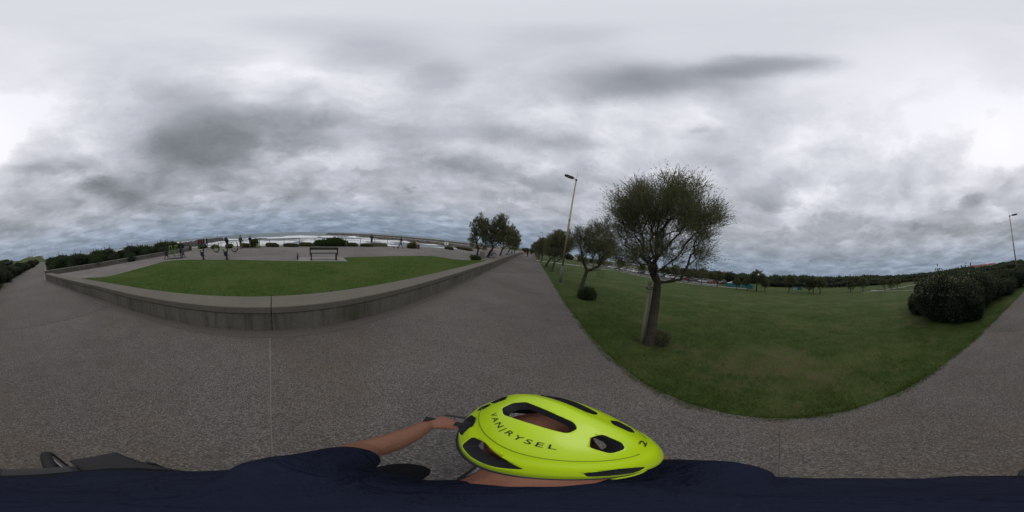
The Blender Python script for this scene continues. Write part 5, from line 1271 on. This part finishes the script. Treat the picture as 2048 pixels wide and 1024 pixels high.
neck = [(Vector((.11, .03, 1.60)), Vector((.113, .12, 1.72)), .064, .060, 'skin'), (HC + Vector((.005, -.03, -.07)), HC + Vector((-.01, .0, .01)), .082, .082, 'skin'), (HC + Vector((-.03, .05, -.10)), HC + Vector((-.045, .07, -.10)), .055, .046, 'skin'), (HC + Vector((-.06, .095, -.065)), HC + Vector((-.066, .105, -.08)), .013, .012, 'skin')]
bones += neck
legs = []
for hip, kn, an, toe in ((Vector((.03, -.19, 1.16)), Vector((-.03, .20, .95)), Vector((-.035, -.17, .555)), Vector((-.02, -.02, .51))), (Vector((.19, -.19, 1.16)), Vector((.25, .20, .74)), Vector((.275, .0, .30)), Vector((.295, .15, .255)))):
    legs += [(hip, kn, .098, .066, 'tights'), (kn, an, .062, .040, 'tights'), (an + Vector((0, -.03, -.035)), toe, .042, .034, 'shoes')]
legs += [(Vector((.03, -.20, 1.19)), Vector((.19, -.20, 1.19)), .125, .125, 'skin')]
bones += legs
rider = thing('person', 'cyclist in a navy jersey seen from above, holding the handlebar', 'person', (.1, 0, 0))
me = skin('body', [(Vector(a) - Vector((.1, 0, 0)), Vector(c) - Vector((.1, 0, 0)), ra, rb_, g_) for a, c, ra, rb_, g_ in bones], .0058, 3)
paint_regions(me, [(Vector(a) - Vector((.1, 0, 0)), Vector(c) - Vector((.1, 0, 0)), ra, rb_, g_) for a, c, ra, rb_, g_ in bones], {'skin': M_SKIN, 'tights': M_SHORT, 'shoes': plain('cycling_shoe', (.03, .03, .03), .6)})
link('body', me, None, rider)
jb = [(Vector(a) - Vector((.1, 0, 0)), Vector(c) - Vector((.1, 0, 0)), ra, rb_, g_) for a, c, ra, rb_, g_ in torso]
for sh, el in ((shL, elL), (shR, elR)): jb.append((sh - Vector((.1, 0, 0)), sh.lerp(el, .60) - Vector((.1, 0, 0)), .066, .058, 'skin'))
jb.append((Vector((.01, .0, 1.60)), Vector((.013, .05, 1.665)), .085, .070, 'skin'))
me = skin('jersey', jb, .009, 4, .007); link('jersey', me, M_JERSEY, rider)
sb = [(Vector(a) - Vector((.1, 0, 0)), Vector(c) - Vector((.1, 0, 0)), ra, rb_, g_) for a, c, ra, rb_, g_ in (legs[0][:1] + (Vector(legs[0][0]).lerp(Vector(legs[0][1]), .72),) + (.098, .075, 'skin'), legs[3][:1] + (Vector(legs[3][0]).lerp(Vector(legs[3][1]), .72),) + (.098, .075, 'skin'), legs[6])]
me = skin('shorts', sb, .010, 4, .008); link('shorts', me, M_SHORT, rider)
pn = thing('pannier_bag', 'black pannier bag hanging behind the cyclist on the bicycle', 'bag', (-.065, -.375, .50), R(-6))
b = MB(); b.box((0, 0, .17), (.17, .30, .34), taper=.93); b.build('body', plain('black_nylon', (.014, .014, .015), .7, var=.3), pn, bevel=.03)
b = MB(); b.box((0, 0, .355), (.175, .305, .035)); b.build('flap', plain('black_nylon', (.014, .014, .015), .7), pn, bevel=.015)
b = MB(); b.box((-.1, 0, .2), (.012, .03, .3)); b.build('strap', M_BLACK, pn)

# ------------------------------------------------------------------ helmet
HA, HB, HCZ = .158, .120, .150
def hs(al, ph, k=1.0):
    """point on the helmet shell: al round from the front (deg, + right), ph up from the brim"""
    a, p = R(al), R(ph); ca = math.cos(a)
    rr = 1.0 + .030 * float(smoothstep(24, 18, ph)) * float(smoothstep(-10, 6, ph)) + .03 * max(0, -ca) * math.cos(p) ** 2 * (1 if ph > 0 else .8)
    x = HB * math.cos(p) * math.sin(a) * rr; y = HA * math.cos(p) * ca * rr; z = HCZ * (math.sin(p) if p > 0 else math.sin(p) * .9)
    z += .010 * math.exp(-(x / .022) ** 2) * max(0, math.sin(p)) - .012 * max(0, -ca) * math.cos(p)
    return Vector((x, y, z)) * k
def brim(al): return -13 + 9 * max(0, math.cos(R(al))) - 10 * max(0, -math.cos(R(al))) ** 2
helm = thing('cycling_helmet', 'bright yellow-green vented cycling helmet worn by the cyclist', 'helmet', HC)
helm.rotation_mode = 'XYZ'
NA, NP = 120, 34
bm = bmesh.new(); outer = []; inner = []
for k, dst in ((1.0, outer), (.83, inner)):
    for i in range(NP):
        row = []
        for j in range(NA):
            al = 360 * j / NA - 180; b0 = brim(al); ph = b0 + (90 - b0) * (i / NP)
            row.append(bm.verts.new(hs(al, ph, k)))
        dst.append(row)
    dst.append(bm.verts.new(hs(0, 90, k)))
mi_in = []
for dst, flip in ((outer, False), (inner, True)):
    for i in range(NP):
        for j in range(NA):
            a, b_ = dst[i][j], dst[i][(j + 1) % NA]
            q_ = (a, b_, dst[i + 1][(j + 1) % NA], dst[i + 1][j]) if i < NP - 1 else (a, b_, dst[NP])
            f_ = bm.faces.new(q_[::-1] if not flip else q_); f_.material_index = 1 if flip else 0
for j in range(NA):
    f_ = bm.faces.new((outer[0][j], outer[0][(j + 1) % NA], inner[0][(j + 1) % NA], inner[0][j])); f_.material_index = 1
bmesh.ops.recalc_face_normals(bm, faces=bm.faces)
for f_ in bm.faces: f_.smooth = True
shell_me = bpy.data.meshes.new('shell'); bm.to_mesh(shell_me); bm.free()
M_HELM = material('fluorescent_shell', lambda t, b: setp(t, b, t.mix(t.noise(t.obj(), 14, 4), (.50, .72, .004), (.56, .80, .006)), t.math('ADD', .24, t.math('MULTIPLY', t.noise(t.obj(), 30, 5), .2)), spec=.5))
M_EPS = plain('black_foam', (.018, .019, .021), .75, var=.35, scale=120, bump=.2)
M_HELM.node_tree.nodes['Principled BSDF'].inputs['Coat Weight'].default_value = .45
M_HELM.node_tree.nodes['Principled BSDF'].inputs['Coat Roughness'].default_value = .12
shell_me.materials.append(M_HELM); shell_me.materials.append(M_EPS)
shell = bpy.data.objects.new('shell', shell_me); COL.objects.link(shell)
def tdir(x, y):
    """shell point above plan position x, y"""
    z = HCZ * math.sqrt(max(.0, 1 - (x / HB) ** 2 - (y / HA) ** 2)); return Vector((x, y, z))
vents = []
for s in (-1, 1):
    T = lambda pts: [tdir(s * x, y) for x, y in pts]
    S = lambda pts: [hs(s * a, p) for a, p in pts]
    vents += [T([(.067, .050), (.055, .072), (.034, .072), (.021, .052), (.021, -.048), (.030, -.062), (.047, -.058), (.059, -.010)]),
              T([(.020, -.092), (.036, -.084), (.054, -.094), (.050, -.118), (.030, -.128), (.020, -.120)]),
              T([(.009, .112), (.028, .100), (.045, .107), (.040, .128), (.012, .138)]),
              S([(24, 21), (26, 33), (33, 35), (39, 29), (37, 20)]),
              S([(44, 2), (44, 18), (53, 25), (64, 23), (71, 8), (60, 0)]),
              S([(81, 3), (78, 20), (88, 24), (108, 19), (118, 11), (108, 3), (94, 1)]),
              S([(136, 2), (134, 12), (146, 16), (158, 10), (150, 1)])]
b = MB()
for v_ in vents:
    c0 = sum(v_, Vector()) / len(v_)
    n = len(v_); V = [p * .70 * (1) + c0 * .04 for p in v_] + [p * 1.15 - c0 * .0 for p in v_]
    b.add(V, [tuple(range(n - 1, -1, -1)), tuple(range(n, 2 * n))] + [(i, (i + 1) % n, n + (i + 1) % n, n + i) for i in range(n)])
cut_me = b.mesh('cut'); cut_me.materials.append(M_EPS)
bmx = bmesh.new(); bmx.from_mesh(cut_me); bmesh.ops.recalc_face_normals(bmx, faces=bmx.faces); bmx.to_mesh(cut_me); bmx.free()
cut = bpy.data.objects.new('cut', cut_me); COL.objects.link(cut)
bo = cut.modifiers.new('bev', 'BEVEL'); bo.width = .006; bo.segments = 3; bo.limit_method = 'ANGLE'; bo.angle_limit = R(15); bo.affect = 'EDGES'
mb = shell.modifiers.new('b', 'BOOLEAN'); mb.operation = 'DIFFERENCE'; mb.object = cut; mb.solver = 'EXACT'; mb.use_self = True
try: mb.material_mode = 'TRANSFER'
except Exception: pass
dg = bpy.context.evaluated_depsgraph_get(); sm = bpy.data.meshes.new_from_object(shell.evaluated_get(dg))
bpy.data.objects.remove(shell, do_unlink=True); bpy.data.objects.remove(cut, do_unlink=True); sm.name = 'shell'
sh_o = link('shell', sm, None, helm)
try:
    with bpy.context.temp_override(active_object=sh_o, object=sh_o, selected_objects=[sh_o], selected_editable_objects=[sh_o]): bpy.ops.object.shade_auto_smooth(angle=R(35))
except Exception:
    pass
b = MB(); b.tube([hs(al, brim(al) - .5, 1.0) for al in np.linspace(-180, 180, 73)], .0045, 6, caps=False); b.build('brim_trim', M_BLACK, helm, True)
def letters(body, mat_, width, al0, al1, ph, height):
    cu = bpy.data.curves.new('letters', 'FONT'); cu.body = body; cu.size = 1.; cu.align_x = 'LEFT'; cu.space_character = 1.35
    to = bpy.data.objects.new('letters', cu); COL.objects.link(to)
    dg = bpy.context.evaluated_depsgraph_get(); lm = bpy.data.meshes.new_from_object(to.evaluated_get(dg))
    bpy.data.objects.remove(to, do_unlink=True)
    xs = [v.co.x for v in lm.vertices]; x0, x1 = min(xs), max(xs); ys_ = [v.co.y for v in lm.vertices]; y0, y1 = min(ys_), max(ys_)
    bmq = bmesh.new(); bmq.from_mesh(lm); bmesh.ops.triangulate(bmq, faces=bmq.faces)
    for v in bmq.verts:
        u = (v.co.x - x0) / (x1 - x0); w_ = (v.co.y - y0) / (y1 - y0) - .5
        v.co = hs(al0 + (al1 - al0) * u, ph + w_ * height, 1.0); v.co += v.co.normalized() * .0016
    bmq.to_mesh(lm); bmq.free(); lm.name = 'lettering'
    return link('lettering', lm, mat_, helm)
M_INK = plain('black_print', (.01, .01, .008), .5, var=.1)
letters('VAN|RYSEL', M_INK, .13, -54, -124, 42.5, 6.5)
letters('VAN|RYSEL', M_INK, .13, 124, 54, 42.5, 6.5)
letters('2', M_INK, .02, 184.5, 175.5, 30, 6)
for s in (-1, 1):
    b = MB(); b.tube([hs(s * 62, brim(s * 62), .9), Vector((s * .075, .03, -.10)), Vector((s * .035, .05, -.165))], .006, 6); b.tube([hs(s * 115, brim(s * 115), .9), Vector((s * .082, -.02, -.09)), Vector((s * .075, .03, -.10))], .006, 6); b.build('strap', M_BLACK, helm)
for s in (-1, 1):
    b = MB(); b.tube([hs(s * al, 29.5 - .00085 * (al - 95) ** 2, 1.0) for al in np.linspace(34, 165, 40)], .0013, 5); b.build('shell_seam', plain('seam_shadow_line', (.16, .24, .004), .6, var=.2), helm, True)
b = MB(); b.tube([hs(al, brim(al) - 4, 1.03) for al in np.linspace(150, 210, 13)], .006, 6); b.build('rear_cradle', plain('yellow_green_strap', (.45, .6, .02), .5), helm, True)
HEL_ROT = Matrix.Rotation(R(35.5), 3, 'Z') @ Matrix.Rotation(R(-6.5), 3, 'X') @ Matrix.Rotation(R(7.3), 3, 'Y')
helm.rotation_euler = HEL_ROT.to_euler('XYZ')
